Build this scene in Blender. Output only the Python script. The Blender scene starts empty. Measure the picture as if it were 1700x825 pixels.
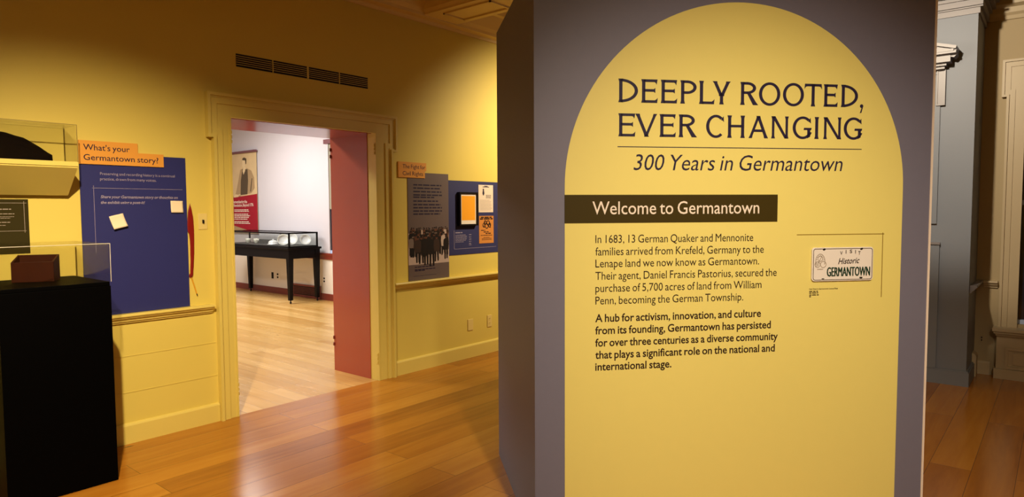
import bpy, bmesh, math, random
from mathutils import Vector, Matrix
random.seed(7)
SC = bpy.context.scene
COL = SC.collection
PI = math.pi

# ------------------------------------------------------------------ camera
F_PX = 1098.46
CAM_H = 1.435
AZ, PITCH, ROLL = math.radians(50.2482), math.radians(3.29289), math.radians(-0.28344)
FW_ = Vector((math.sin(AZ)*math.cos(PITCH), math.cos(AZ)*math.cos(PITCH), -math.sin(PITCH)))
R_ = Vector((math.cos(AZ), -math.sin(AZ), 0))
U_ = R_.cross(FW_)
R_, U_ = math.cos(ROLL)*R_+math.sin(ROLL)*U_, -math.sin(ROLL)*R_+math.cos(ROLL)*U_
cam_data = bpy.data.cameras.new('camera')
cam = bpy.data.objects.new('camera', cam_data)
COL.objects.link(cam)
cam_data.sensor_width = 36.0
cam_data.lens = F_PX/1700*36.0
cam_data.clip_start = 0.05
m = Matrix((R_, U_, -FW_)).transposed().to_4x4()
m.translation = Vector((0, 0, CAM_H))
cam.matrix_world = m
SC.camera = cam

# ------------------------------------------------------------------ world, light, exposure
SC.view_settings.view_transform = 'Standard'
SC.view_settings.look = 'None'
SC.view_settings.gamma = 1.0
SC.view_settings.use_curve_mapping = False
SC.view_settings.exposure = 0.0
w = bpy.data.worlds.new('world')
SC.world = w
w.use_nodes = True
w.node_tree.nodes['Background'].inputs[0].default_value = (0.10, 0.14, 0.28, 1)
w.node_tree.nodes['Background'].inputs[1].default_value = 0.35

def aim(o, target):
    d = Vector(target)-o.location
    o.rotation_euler = d.to_track_quat('-Z', 'Y').to_euler()

def spot(name, loc, target, watts, deg, blend, col, r=0.05):
    l = bpy.data.lights.new(name, 'SPOT')
    l.energy = watts; l.color = col; l.spot_size = math.radians(deg); l.spot_blend = blend
    l.shadow_soft_size = r
    o = bpy.data.objects.new(name, l); COL.objects.link(o)
    o.location = loc; aim(o, target)
    return o

def area(name, loc, target, watts, sx, sy, col):
    l = bpy.data.lights.new(name, 'AREA')
    l.shape = 'RECTANGLE'; l.size = sx; l.size_y = sy; l.energy = watts; l.color = col
    o = bpy.data.objects.new(name, l); COL.objects.link(o)
    o.location = loc; aim(o, target)
    return o

WARM = (1.0, 0.80, 0.52)
WARM2 = (1.0, 0.84, 0.62)
NEUT = (1.0, 0.95, 0.89)
spot('track_light_left', (0.35, 1.55, 3.05), (1.60, 4.43, 0.28), 830, 62, 1.0, WARM, 0.04)
spot('track_light_far', (5.9, 2.6, 3.05), (5.70, 4.43, 1.60), 500, 94, 1.0, WARM, 0.04)
spot('track_light_panel', (0.35, -0.75, 3.05), (2.80, 0.88, 0.80), 625, 58, 1.0, WARM2, 0.06)
spot('track_light_hearth', (3.9, 0.98, 3.05), (6.5, 0.75, 2.2), 350, 52, 0.5, WARM2, 0.05)
def point_fill(name, loc, watts, col, r=0.25):
    l = bpy.data.lights.new(name, 'POINT'); l.energy = watts; l.color = col; l.shadow_soft_size = r
    o = bpy.data.objects.new(name, l); COL.objects.link(o); o.location = loc
point_fill('hidden_fill', (5.3, 1.2, 2.6), 9, WARM2, 0.12)  # added unseen fill behind the freestanding panel, brightens ceiling and hearth
area('ambient_fill', (-0.2, -0.4, 3.38), (-0.2, -0.4, 0), 56, 3.5, 2.5, WARM)  # added overhead fill standing in for ambient light
area('gallery_light', (2.3, 6.8, 3.15), (2.3, 6.8, 0), 110, 0.7, 0.7, NEUT)
area('gallery_light_deep', (4.25, 9.6, 3.15), (4.25, 9.6, 0), 190, 1.6, 1.7, NEUT)

# ------------------------------------------------------------------ measuring helpers: a photo pixel on a known plane
CAM = Vector((0, 0, CAM_H))
WY = 4.43            # yellow wall
FX = 6.27            # white wall of the far room
RX = 6.97            # wall with hearth and window
CX = 6.38            # face of the chimney breast
GK = math.radians(-41.1)
KD = Vector((math.cos(GK), math.sin(GK), 0))
KN = Vector((-math.sin(GK), math.cos(GK), 0))
KO = Vector((1.50815*CAM_H, 1.17038*CAM_H, 0))

def ray(x, y): return FW_+R_*((x-850)/F_PX)-U_*((y-412.5)/F_PX)
def hit(x, y, p, n):
    d = ray(x, y); return CAM+d*((p-CAM).dot(n)/d.dot(n))
def wl(x, y, yy=WY):
    q = hit(x, y, Vector((0, yy, 0)), Vector((0, 1, 0))); return (q.x, q.z)
def fw(x, y, xx=FX):
    q = hit(x, y, Vector((xx, 0, 0)), Vector((1, 0, 0))); return (q.y, q.z)
def kp(x, y):
    q = hit(x, y, KO, KN); return ((q-KO).dot(KD), q.z)
# plane mappers (a, b, off the surface) -> point
def W(a, b, o): return Vector((a, WY-o, b))
def FWM(a, b, o): return Vector((FX-o, a, b))
def K(a, b, o): return Vector((a, -o, b))
def RWM(a, b, o): return Vector((RX-o, a, b))
def CM(a, b, o): return Vector((CX-o, a, b))

# ------------------------------------------------------------------ materials
def mat(name, col, rough=0.5, spec=0.5, metal=0.0, noise=0.0, nscale=8.0, bump=0.0, bscale=200.0, coat=0.0, trans=0.0, alpha=None):
    mt = bpy.data.materials.new(name); mt.use_nodes = True
    nt = mt.node_tree; b = nt.nodes['Principled BSDF']
    b.inputs['Base Color'].default_value = (*col, 1)
    b.inputs['Roughness'].default_value = rough
    b.inputs['Metallic'].default_value = metal
    b.inputs['Specular IOR Level'].default_value = spec
    b.inputs['Coat Weight'].default_value = coat
    b.inputs['Transmission Weight'].default_value = trans
    tc = nt.nodes.new('ShaderNodeTexCoord')
    if noise > 0:
        n = nt.nodes.new('ShaderNodeTexNoise'); n.inputs['Scale'].default_value = nscale; n.inputs['Detail'].default_value = 4
        nt.links.new(tc.outputs['Object'], n.inputs['Vector'])
        r = nt.nodes.new('ShaderNodeMapRange')
        r.inputs['To Min'].default_value = 1-noise; r.inputs['To Max'].default_value = 1+noise
        nt.links.new(n.outputs['Fac'], r.inputs['Value'])
        h = nt.nodes.new('ShaderNodeHueSaturation'); h.inputs['Color'].default_value = (*col, 1)
        nt.links.new(r.outputs['Result'], h.inputs['Value'])
        nt.links.new(h.outputs['Color'], b.inputs['Base Color'])
    if bump > 0:
        n = nt.nodes.new('ShaderNodeTexNoise'); n.inputs['Scale'].default_value = bscale; n.inputs['Detail'].default_value = 3
        nt.links.new(tc.outputs['Object'], n.inputs['Vector'])
        bp = nt.nodes.new('ShaderNodeBump'); bp.inputs['Strength'].default_value = bump; bp.inputs['Distance'].default_value = 0.002
        nt.links.new(n.outputs['Fac'], bp.inputs['Height'])
        nt.links.new(bp.outputs['Normal'], b.inputs['Normal'])
    return mt

def srgb(r, g, b):
    f = lambda c: (c/255/12.92) if c/255 <= 0.04045 else ((c/255+0.055)/1.055)**2.4
    return (f(r), f(g), f(b))

def plank_mat(name, along, c_dark, c_mid, c_light, rough, width=0.155, length=2.1, seed=0.0):
    """Wide varnished boards running along X ('x') or Y ('y')."""
    mt = bpy.data.materials.new(name); mt.use_nodes = True
    nt = mt.node_tree; N = nt.nodes; L = nt.links; b = N['Principled BSDF']
    tc = N.new('ShaderNodeTexCoord')
    mp = N.new('ShaderNodeMapping')
    mp.inputs['Rotation'].default_value = (0, 0, 0 if along == 'x' else PI/2)
    mp.inputs['Location'].default_value = (seed, seed*0.37, 0)
    L.new(tc.outputs['Object'], mp.inputs['Vector'])
    br = N.new('ShaderNodeTexBrick')
    br.offset = 0.37; br.offset_frequency = 2
    br.inputs['Scale'].default_value = 1.0
    br.inputs['Brick Width'].default_value = length
    br.inputs['Row Height'].default_value = width
    br.inputs['Mortar Size'].default_value = 0.0012
    br.inputs['Mortar Smooth'].default_value = 0.2
    br.inputs['Bias'].default_value = 0.0
    br.inputs['Color1'].default_value = (0, 0, 0, 1); br.inputs['Color2'].default_value = (1, 1, 1, 1)
    br.inputs['Mortar'].default_value = (0.5, 0.5, 0.5, 1)
    L.new(mp.outputs['Vector'], br.inputs['Vector'])
    # grain
    mg = N.new('ShaderNodeMapping'); mg.inputs['Scale'].default_value = (0.8, 9, 1)
    L.new(mp.outputs['Vector'], mg.inputs['Vector'])
    add = N.new('ShaderNodeVectorMath'); add.operation = 'ADD'
    sc = N.new('ShaderNodeVectorMath'); sc.operation = 'SCALE'; sc.inputs['Scale'].default_value = 31.0
    L.new(br.outputs['Color'], sc.inputs[0]); L.new(mg.outputs['Vector'], add.inputs[0]); L.new(sc.outputs[0], add.inputs[1])
    gn = N.new('ShaderNodeTexNoise'); gn.inputs['Scale'].default_value = 1.6; gn.inputs['Detail'].default_value = 7
    gn.inputs['Roughness'].default_value = 0.62; gn.inputs['Distortion'].default_value = 0.5
    L.new(add.outputs[0], gn.inputs['Vector'])
    bl = N.new('ShaderNodeTexNoise'); bl.inputs['Scale'].default_value = 2.2; bl.inputs['Detail'].default_value = 2
    L.new(add.outputs[0], bl.inputs['Vector'])
    m1 = N.new('ShaderNodeMath'); m1.operation = 'MULTIPLY_ADD'; m1.inputs[1].default_value = 0.34; m1.inputs[2].default_value = 0.0
    L.new(br.outputs['Color'], m1.inputs[0])
    m2 = N.new('ShaderNodeMath'); m2.operation = 'MULTIPLY_ADD'; m2.inputs[1].default_value = 0.50
    L.new(gn.outputs['Fac'], m2.inputs[0]); L.new(m1.outputs[0], m2.inputs[2])
    cr = N.new('ShaderNodeValToRGB')
    e = cr.color_ramp.elements
    e[0].position = 0.18; e[0].color = (*c_dark, 1); e[1].position = 0.72; e[1].color = (*c_light, 1)
    x = e.new(0.44); x.color = (*c_mid, 1)
    L.new(m2.outputs[0], cr.inputs['Fac'])
    # knots
    kn = N.new('ShaderNodeTexVoronoi'); kn.inputs['Scale'].default_value = 1.5
    mk = N.new('ShaderNodeMapping'); mk.inputs['Scale'].default_value = (0.9, 2.0, 1)
    L.new(mp.outputs['Vector'], mk.inputs['Vector']); L.new(mk.outputs['Vector'], kn.inputs['Vector'])
    kr = N.new('ShaderNodeMapRange'); kr.inputs['From Min'].default_value = 0.012; kr.inputs['From Max'].default_value = 0.05
    L.new(kn.outputs['Distance'], kr.inputs['Value'])
    mx = N.new('ShaderNodeMix'); mx.data_type = 'RGBA'; mx.inputs[6].default_value = (*[c*0.25 for c in c_dark], 1)
    L.new(kr.outputs['Result'], mx.inputs[0]); L.new(cr.outputs['Color'], mx.inputs[7])
    gap = N.new('ShaderNodeMix'); gap.data_type = 'RGBA'; gap.inputs[7].default_value = (*[c*0.4 for c in c_dark], 1)
    L.new(br.outputs['Fac'], gap.inputs[0]); L.new(mx.outputs[2], gap.inputs[6])
    L.new(gap.outputs[2], b.inputs['Base Color'])
    rr = N.new('ShaderNodeMapRange'); rr.inputs['To Min'].default_value = rough*0.8; rr.inputs['To Max'].default_value = rough*1.35
    L.new(gn.outputs['Fac'], rr.inputs['Value']); L.new(rr.outputs['Result'], b.inputs['Roughness'])
    bp = N.new('ShaderNodeBump'); bp.inputs['Strength'].default_value = 0.25; bp.inputs['Distance'].default_value = 0.0015
    ht = N.new('ShaderNodeMath'); ht.operation = 'SUBTRACT'; L.new(gn.outputs['Fac'], ht.inputs[0]); L.new(br.outputs['Fac'], ht.inputs[1])
    L.new(ht.outputs[0], bp.inputs['Height']); L.new(bp.outputs['Normal'], b.inputs['Normal'])
    b.inputs['Specular IOR Level'].default_value = 0.5
    return mt

YELLOW = (0.66, 0.52, 0.105)
M = dict(
    yellow=mat('yellow_wall_paint', YELLOW, 0.55, 0.3, noise=0.03, nscale=3, bump=0.06, bscale=260),
    yellow_trim=mat('yellow_trim_paint', (0.68, 0.54, 0.125), 0.38, 0.45, noise=0.02),
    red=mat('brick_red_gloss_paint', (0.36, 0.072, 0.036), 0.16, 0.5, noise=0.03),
    white=mat('white_wall_paint', (0.55, 0.53, 0.57), 0.6, 0.3, noise=0.02, nscale=3),
    cream=mat('cream_wall_lit', (0.86, 0.79, 0.68), 0.6, 0.3, noise=0.02, nscale=3),  # cream below the rail, colour lightened for light falling low on the wall
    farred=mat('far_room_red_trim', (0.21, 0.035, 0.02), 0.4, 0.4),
    ceil=mat('cream_ceiling_paint', (0.72, 0.55, 0.26), 0.7, 0.2, noise=0.03, nscale=4),
    tan=mat('tan_wall_paint', (0.39, 0.305, 0.175), 0.6, 0.3, noise=0.03, nscale=3),
    tantrim=mat('tan_trim_paint', (0.47, 0.38, 0.24), 0.42, 0.4, noise=0.02),
    blue_grey=mat('grey_blue_hearth_paint', (0.175, 0.195, 0.235), 0.5, 0.35, noise=0.03, nscale=3),
    hearth_trim=mat('grey_hearth_trim_paint', (0.20, 0.185, 0.195), 0.4, 0.4),
    kgrey=mat('grey_panel_print', (0.148, 0.140, 0.190), 0.5, 0.3, noise=0.03, nscale=30),
    kyellow=mat('yellow_arch_print', (0.68, 0.575, 0.165), 0.48, 0.3, noise=0.015, nscale=20),
    kolive=mat('dark_olive_print', (0.040, 0.026, 0.002), 0.6, 0.15),
    white_edge=mat('white_edge_strip', (0.72, 0.60, 0.50), 0.4, 0.4),
    ink=mat('dark_purple_ink', (0.020, 0.014, 0.040), 0.5, 0.2),
    ink2=mat('black_ink', (0.025, 0.012, 0.008), 0.5, 0.2),
    inkline=mat('olive_ink_rule', (0.20, 0.12, 0.01), 0.5, 0.2),
    inkwhite=mat('cream_print', (0.72, 0.62, 0.52), 0.5, 0.2),
    inkpale=mat('pale_lilac_print', (0.30, 0.26, 0.34), 0.5, 0.2),
    navy=mat('indigo_panel_print', (0.023, 0.026, 0.130), 0.45, 0.35, noise=0.03, nscale=20),
    navy2=mat('slate_navy_panel_print', (0.032, 0.034, 0.11), 0.45, 0.35, noise=0.03, nscale=20),
    orange=mat('orange_tag_print', (0.70, 0.31, 0.045), 0.5, 0.3),
    greylab=mat('warm_grey_panel_print', (0.125, 0.090, 0.085), 0.5, 0.3, noise=0.03, nscale=20),
    olive=mat('dark_olive_label', (0.030, 0.023, 0.004), 0.6, 0.1),
    black=mat('black_pedestal_paint', (0.0006, 0.0005, 0.0005), 0.6, 0.03),
    blackwood=mat('black_case_lacquer', (0.004, 0.003, 0.003), 0.4, 0.12),
    caseliner=mat('grey_case_lining', (0.06, 0.058, 0.055), 0.7, 0.2),
    boxwood=mat('dark_mahogany', (0.032, 0.006, 0.002), 0.45, 0.15, noise=0.25, nscale=25),
    felt=mat('dark_felt', (0.0025, 0.0015, 0.0015), 0.85, 0.05, noise=0.2, nscale=60, bump=0.3, bscale=300),
    note=mat('cream_sticky_paper', (0.80, 0.66, 0.44), 0.6, 0.2),
    paper=mat('cream_paper', (0.72, 0.60, 0.48), 0.6, 0.2),
    ribbon=mat('red_ribbon_satin', (0.21, 0.008, 0.004), 0.4, 0.4),
    pencil=mat('yellow_pencil_lacquer', (0.70, 0.34, 0.02), 0.35, 0.5),
    graphite=mat('dark_pencil_end', (0.04, 0.02, 0.01), 0.5, 0.3),
    plastic=mat('ivory_plate_plastic', (0.70, 0.55, 0.18), 0.35, 0.45),
    dark=mat('dark_slot', (0.008, 0.005, 0.003), 0.6, 0.2),
    framewood=mat('black_frame_wood', (0.006, 0.004, 0.004), 0.3, 0.5),
    mount=mat('cream_mount_board', (0.80, 0.72, 0.60), 0.6, 0.2),
    orangeart=mat('orange_print_paper', (0.86, 0.36, 0.012), 0.55, 0.25, noise=0.04, nscale=40),
    flyer=mat('orange_flyer_paper', (0.56, 0.22, 0.045), 0.6, 0.2, noise=0.04, nscale=30),
    plate=mat('painted_plate_metal', (0.70, 0.64, 0.58), 0.3, 0.5),
    plate_edge=mat('plate_edge_metal', (0.16, 0.12, 0.09), 0.4, 0.5, metal=0.5),
    green=mat('dark_green_enamel', (0.006, 0.030, 0.014), 0.35, 0.4),
    sketch=mat('grey_emblem_ink', (0.34, 0.28, 0.22), 0.5, 0.2),
    china=mat('white_glazed_china', (0.74, 0.74, 0.76), 0.18, 0.6, coat=0.3),
    creamware=mat('creamware_glaze', (0.62, 0.60, 0.52), 0.2, 0.6),
    banner=mat('parchment_banner_print', (0.58, 0.44, 0.24), 0.6, 0.2, noise=0.12, nscale=5),
    bannerdark=mat('brown_banner_print', (0.36, 0.25, 0.13), 0.6, 0.2),
    bannercoat=mat('dark_coat_print', (0.085, 0.060, 0.035), 0.6, 0.2),
    bannerskin=mat('pale_face_print', (0.66, 0.52, 0.30), 0.6, 0.2),
    crimson=mat('crimson_banner_print', (0.30, 0.010, 0.022), 0.6, 0.2),
    rod=mat('plum_banner_rod', (0.16, 0.06, 0.07), 0.4, 0.4),
    brass=mat('painted_hinge_metal', (0.55, 0.40, 0.10), 0.35, 0.5, metal=0.3),
    steel=mat('brushed_steel', (0.45, 0.44, 0.42), 0.3, 0.5, metal=1.0),
    olivetrim=mat('olive_grey_casing_paint', (0.30, 0.28, 0.21), 0.45, 0.4),
    sky=mat('dusk_window_glass', (0.010, 0.012, 0.022), 0.06, 0.6),
    sash=mat('pale_blue_sash_paint', (0.42, 0.52, 0.78), 0.4, 0.4),
    p1=mat('crowd_black', (0.012, 0.008, 0.007), 0.6, 0.2), p2=mat('crowd_umber', (0.040, 0.022, 0.016), 0.6, 0.2),
    p3=mat('crowd_grey', (0.17, 0.13, 0.115), 0.6, 0.2), p4=mat('crowd_pale', (0.46, 0.36, 0.31), 0.6, 0.2),
    p5=mat('crowd_road', (0.46, 0.36, 0.32), 0.6, 0.2, noise=0.08, nscale=30), p6=mat('crowd_brown', (0.12, 0.045, 0.025), 0.6, 0.2),
)
M['floor'] = plank_mat('varnished_plank_floor', 'x', (0.26, 0.082, 0.006), (0.41, 0.155, 0.013), (0.54, 0.24, 0.028), 0.19, 0.195, 2.9, 3.3)
M['floor_far'] = plank_mat('pale_plank_floor', 'y', (0.48, 0.26, 0.065), (0.60, 0.365, 0.115), (0.70, 0.46, 0.18), 0.24, 0.13, 2.3, 1.7)
def acrylic(name, tint, f):
    """Thin clear sheet: transparent, with a mirror-like sheen growing towards grazing angles on both sides."""
    mt = bpy.data.materials.new(name); mt.use_nodes = True
    nt = mt.node_tree; b = nt.nodes['Principled BSDF']; nt.nodes.remove(b)
    tr = nt.nodes.new('ShaderNodeBsdfTransparent'); tr.inputs[0].default_value = (*tint, 1)
    gl = nt.nodes.new('ShaderNodeBsdfGlossy'); gl.inputs['Roughness'].default_value = 0.02
    lw = nt.nodes.new('ShaderNodeLayerWeight'); lw.inputs[0].default_value = 0.5
    pw = nt.nodes.new('ShaderNodeMath'); pw.operation = 'POWER'; pw.inputs[1].default_value = 5.0
    nt.links.new(lw.outputs['Facing'], pw.inputs[0])
    mm = nt.nodes.new('ShaderNodeMath'); mm.operation = 'MULTIPLY_ADD'; mm.inputs[1].default_value = 0.6*f; mm.inputs[2].default_value = 0.03*f
    nt.links.new(pw.outputs[0], mm.inputs[0])
    mx = nt.nodes.new('ShaderNodeMixShader')
    nt.links.new(mm.outputs[0], mx.inputs[0]); nt.links.new(tr.outputs[0], mx.inputs[1]); nt.links.new(gl.outputs[0], mx.inputs[2])
    nt.links.new(mx.outputs[0], nt.nodes['Material Output'].inputs[0])
    return mt
M['acrylic'] = acrylic('clear_acrylic', (0.985, 0.985, 0.97), 0.8)
M['acrylic_edge'] = mat('polished_acrylic_edge', (0.62, 0.56, 0.44), 0.2, 0.6)
M['shelf_edge'] = mat('amber_acrylic_edge', (0.24, 0.17, 0.05), 0.3, 0.5)
M['glass'] = acrylic('case_glass', (0.965, 0.98, 0.97), 0.9)

# ------------------------------------------------------------------ object helpers
MATS = {}
def empty(name, loc, rotz=0.0):
    o = bpy.data.objects.new(name, None); COL.objects.link(o)
    o.empty_display_size = 0.1
    o.location = loc; o.rotation_euler = (0, 0, rotz)
    MATS[o] = Matrix.Translation(Vector(loc)) @ Matrix.Rotation(rotz, 4, 'Z')
    return o
def tag(o, label, cat, group=None):
    o['label'] = label; o['category'] = cat
    if group: o['group'] = group
    return o
def thing(name, loc, label, cat, group=None, rotz=0.0):
    return tag(empty(name, loc, rotz), label, cat, group)

def obj(name, bm, mats, parent=None, local=False, smooth=False, bevel=0.0, label=None):
    """Link the bmesh as ONE object; world coordinates unless local."""
    if not isinstance(mats, (list, tuple)): mats = [mats]
    base = MATS.get(parent, Matrix.Identity(4)) if parent else Matrix.Identity(4)
    if parent and not local:
        bmesh.ops.transform(bm, matrix=base.inverted(), verts=bm.verts)
    bmesh.ops.recalc_face_normals(bm, faces=bm.faces)
    me = bpy.data.meshes.new(name); bm.to_mesh(me); bm.free()
    for x in mats: me.materials.append(M[x] if isinstance(x, str) else x)
    if smooth:
        for p in me.polygons: p.use_smooth = True
    o = bpy.data.objects.new(name, me); COL.objects.link(o)
    if parent: o.parent = parent
    MATS[o] = base
    if bevel > 0:
        b = o.modifiers.new('bevel', 'BEVEL'); b.width = bevel; b.segments = 2; b.limit_method = 'ANGLE'
    if label: o['label'] = label
    return o
def solo(name, bm, mats, label, cat, origin, group=None, **k):
    """A top-level thing that is one mesh, with its origin at its base."""
    bmesh.ops.translate(bm, vec=-Vector(origin), verts=bm.verts)
    o = obj(name, bm, mats, **k); o.location = origin
    MATS[o] = Matrix.Translation(Vector(origin))
    return tag(o, label, cat, group)
def struct(name, bm, mats, parent=None, **k):
    o = obj(name, bm, mats, parent, **k)
    if not parent: o['kind'] = 'structure'
    return o

def BM(): return bmesh.new()
def box(bm, a, b, mi=0):
    a, b = Vector(a), Vector(b)
    lo = Vector(map(min, a, b)); hi = Vector(map(max, a, b))
    v = [bm.verts.new((x, y, z)) for z in (lo.z, hi.z) for y in (lo.y, hi.y) for x in (lo.x, hi.x)]
    for f in ((0, 1, 3, 2), (4, 6, 7, 5), (0, 4, 5, 1), (1, 5, 7, 3), (3, 7, 6, 2), (2, 6, 4, 0)):
        bm.faces.new([v[i] for i in f]).material_index = mi
    return bm
def prism(bm, pts, mp, o0, o1, mi=0):
    """Polygon in the mapped plane, from o0 to o1 off the surface."""
    A = [bm.verts.new(mp(a, b, o0)) for a, b in pts]
    B = [bm.verts.new(mp(a, b, o1)) for a, b in pts]
    n = len(pts)
    fs = [bm.faces.new(A), bm.faces.new(B)]
    for i in range(n):
        fs.append(bm.faces.new((A[i], A[(i+1) % n], B[(i+1) % n], B[i])))
    for f in fs: f.material_index = mi
    return bm
def rect(bm, a0, b0, a1, b1, mp, o0, o1, mi=0):
    return prism(bm, [(a0, b0), (a1, b0), (a1, b1), (a0, b1)], mp, o0, o1, mi)
def line2(bm, p, q, wd, mp, o0, o1, mi=0):
    p, q = Vector(p), Vector(q); d = (q-p).normalized(); n = Vector((-d.y, d.x))*wd/2
    return prism(bm, [tuple(p+n), tuple(q+n), tuple(q-n), tuple(p-n)], mp, o0, o1, mi)
def ell(cx, cy, rx, ry, n=20, a0=0, a1=2*PI, rot=0):
    full = abs(a1-a0-2*PI) < 1e-6
    k = n if full else n+1
    out = []
    for i in range(k):
        t = a0+(a1-a0)*i/n
        x, y = rx*math.cos(t), ry*math.sin(t)
        out.append((cx+x*math.cos(rot)-y*math.sin(rot), cy+x*math.sin(rot)+y*math.cos(rot)))
    return out
def ring2(bm, cx, cy, rx, ry, t, mp, o0, o1, n=28, a0=0, a1=2*PI, mi=0):
    for i in range(n):
        s, e = a0+(a1-a0)*i/n, a0+(a1-a0)*(i+1)/n
        P = lambda r, k: (cx+(rx+r)*math.cos(k), cy+(ry+r)*math.sin(k))
        prism(bm, [P(0, s), P(0, e), P(-t, e), P(-t, s)], mp, o0, o1, mi)
def sweep_x(bm, prof, x0, x1, mi=0):
    """Profile of (y, z) points extruded along X."""
    A = [bm.verts.new((x0, y, z)) for y, z in prof]; B = [bm.verts.new((x1, y, z)) for y, z in prof]
    n = len(prof); fs = [bm.faces.new(A), bm.faces.new(B)]
    for i in range(n): fs.append(bm.faces.new((A[i], A[(i+1) % n], B[(i+1) % n], B[i])))
    for f in fs: f.material_index = mi
def sweep_y(bm, prof, y0, y1, mi=0):
    """Profile of (x, z) points extruded along Y."""
    A = [bm.verts.new((x, y0, z)) for x, z in prof]; B = [bm.verts.new((x, y1, z)) for x, z in prof]
    n = len(prof); fs = [bm.faces.new(A), bm.faces.new(B)]
    for i in range(n): fs.append(bm.faces.new((A[i], A[(i+1) % n], B[(i+1) % n], B[i])))
    for f in fs: f.material_index = mi
def offs(path, d):
    """Open polyline in a plane moved d to its right, mitred."""
    out = []; n = len(path)
    def nrm(i):
        a, b = Vector(path[i]), Vector(path[i+1]); t = (b-a).normalized(); return Vector((t.y, -t.x))
    for i in range(n):
        if i == 0: k = nrm(0)
        elif i == n-1: k = nrm(n-2)
        else:
            a, b = nrm(i-1), nrm(i); k = (a+b); k = k/max(1e-6, k.dot(a))
        out.append(tuple(Vector(path[i])+k*d))
    return out
def strip(bm, path, d0, d1, mp, o0, o1, mi=0):
    A, B = offs(path, d0), offs(path, d1)
    if path[0] == path[-1]:      # closed outline: mitre the seam as well
        ext = [path[-2]]+list(path)+[path[1]]
        A, B = offs(ext, d0)[1:-1], offs(ext, d1)[1:-1]
    for i in range(len(path)-1):
        prism(bm, [A[i], A[i+1], B[i+1], B[i]], mp, o0, o1, mi)
def lathe(bm, prof, c, n=32, mi=0):
    """Profile of (radius, z) turned about the vertical through c."""
    rings = []
    for r, z in prof:
        rings.append([bm.verts.new((c[0]+r*math.cos(2*PI*k/n), c[1]+r*math.sin(2*PI*k/n), c[2]+z)) for k in range(n)])
    for a, b in zip(rings, rings[1:]):
        for k in range(n):
            bm.faces.new((a[k], a[(k+1) % n], b[(k+1) % n], b[k])).material_index = mi
    bm.faces.new(rings[0][::-1]); bm.faces.new(rings[-1])
def tube(bm, pts, r, n=8):
    pts = [Vector(p) for p in pts]; rings = []
    for i, p in enumerate(pts):
        d = (pts[min(i+1, len(pts)-1)]-pts[max(i-1, 0)]).normalized()
        u = d.cross(Vector((0.31, 0.2, 0.93))).normalized(); v = d.cross(u)
        rings.append([bm.verts.new(p+(u*math.cos(2*PI*k/n)+v*math.sin(2*PI*k/n))*r) for k in range(n)])
    for a, b in zip(rings, rings[1:]):
        for k in range(n): bm.faces.new((a[k], a[(k+1) % n], b[(k+1) % n], b[k]))
    bm.faces.new(rings[0]); bm.faces.new(rings[-1])

# ------------------------------------------------------------------ lettering
def raw_text(s, bold=0.0, res=3):
    c = bpy.data.curves.new('t', 'FONT'); c.body = s; c.offset = bold; c.resolution_u = res; c.space_word = 0.72
    o = bpy.data.objects.new('t', c); COL.objects.link(o)
    dg = bpy.context.evaluated_depsgraph_get()
    me = bpy.data.meshes.new_from_object(o.evaluated_get(dg))
    bpy.data.objects.remove(o); bpy.data.curves.remove(c)
    return me
_h = raw_text('H'); CAP = max(v.co.y for v in _h.vertices); bpy.data.meshes.remove(_h)
def put_text(bm, s, a0, a1, base, cap, mp, off, bold=0.0, slant=0.0, base1=None, mi=0, res=3):
    """Text fitted between a0 and a1 along the surface, baseline b, capital height cap."""
    me = raw_text(s, bold, res)
    xs = [v.co.x for v in me.vertices]; x0, x1 = min(xs), max(xs)
    if slant:
        for v in me.vertices: v.co.x += slant*v.co.y
        xs = [v.co.x for v in me.vertices]; x0, x1 = min(xs), max(xs)
    base1 = base if base1 is None else base1
    vs = []
    for v in me.vertices:
        k = (v.co.x-x0)/(x1-x0)
        vs.append(bm.verts.new(mp(a0+k*(a1-a0), base+k*(base1-base)+v.co.y/CAP*cap, off)))
    for p in me.polygons:
        try: bm.faces.new([vs[i] for i in p.vertices]).material_index = mi
        except ValueError: pass
    bpy.data.meshes.remove(me)
def blur_rows(bm, a0, a1, b, h, mp, off, mi=0):
    """One row of print too small to read: a broken line of word-length dashes."""
    a = a0; s = 1 if a1 > a0 else -1
    L = abs(a1-a0)
    while abs(a-a0) < L-1e-4:
        wd = min(random.uniform(1.5, 4.5)*h*1.5, L-abs(a-a0))
        if wd > h*0.5: rect(bm, a, b, a+s*wd, b+h, mp, off, off+0.0004, mi)
        a += s*(wd+h*0.8)

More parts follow.
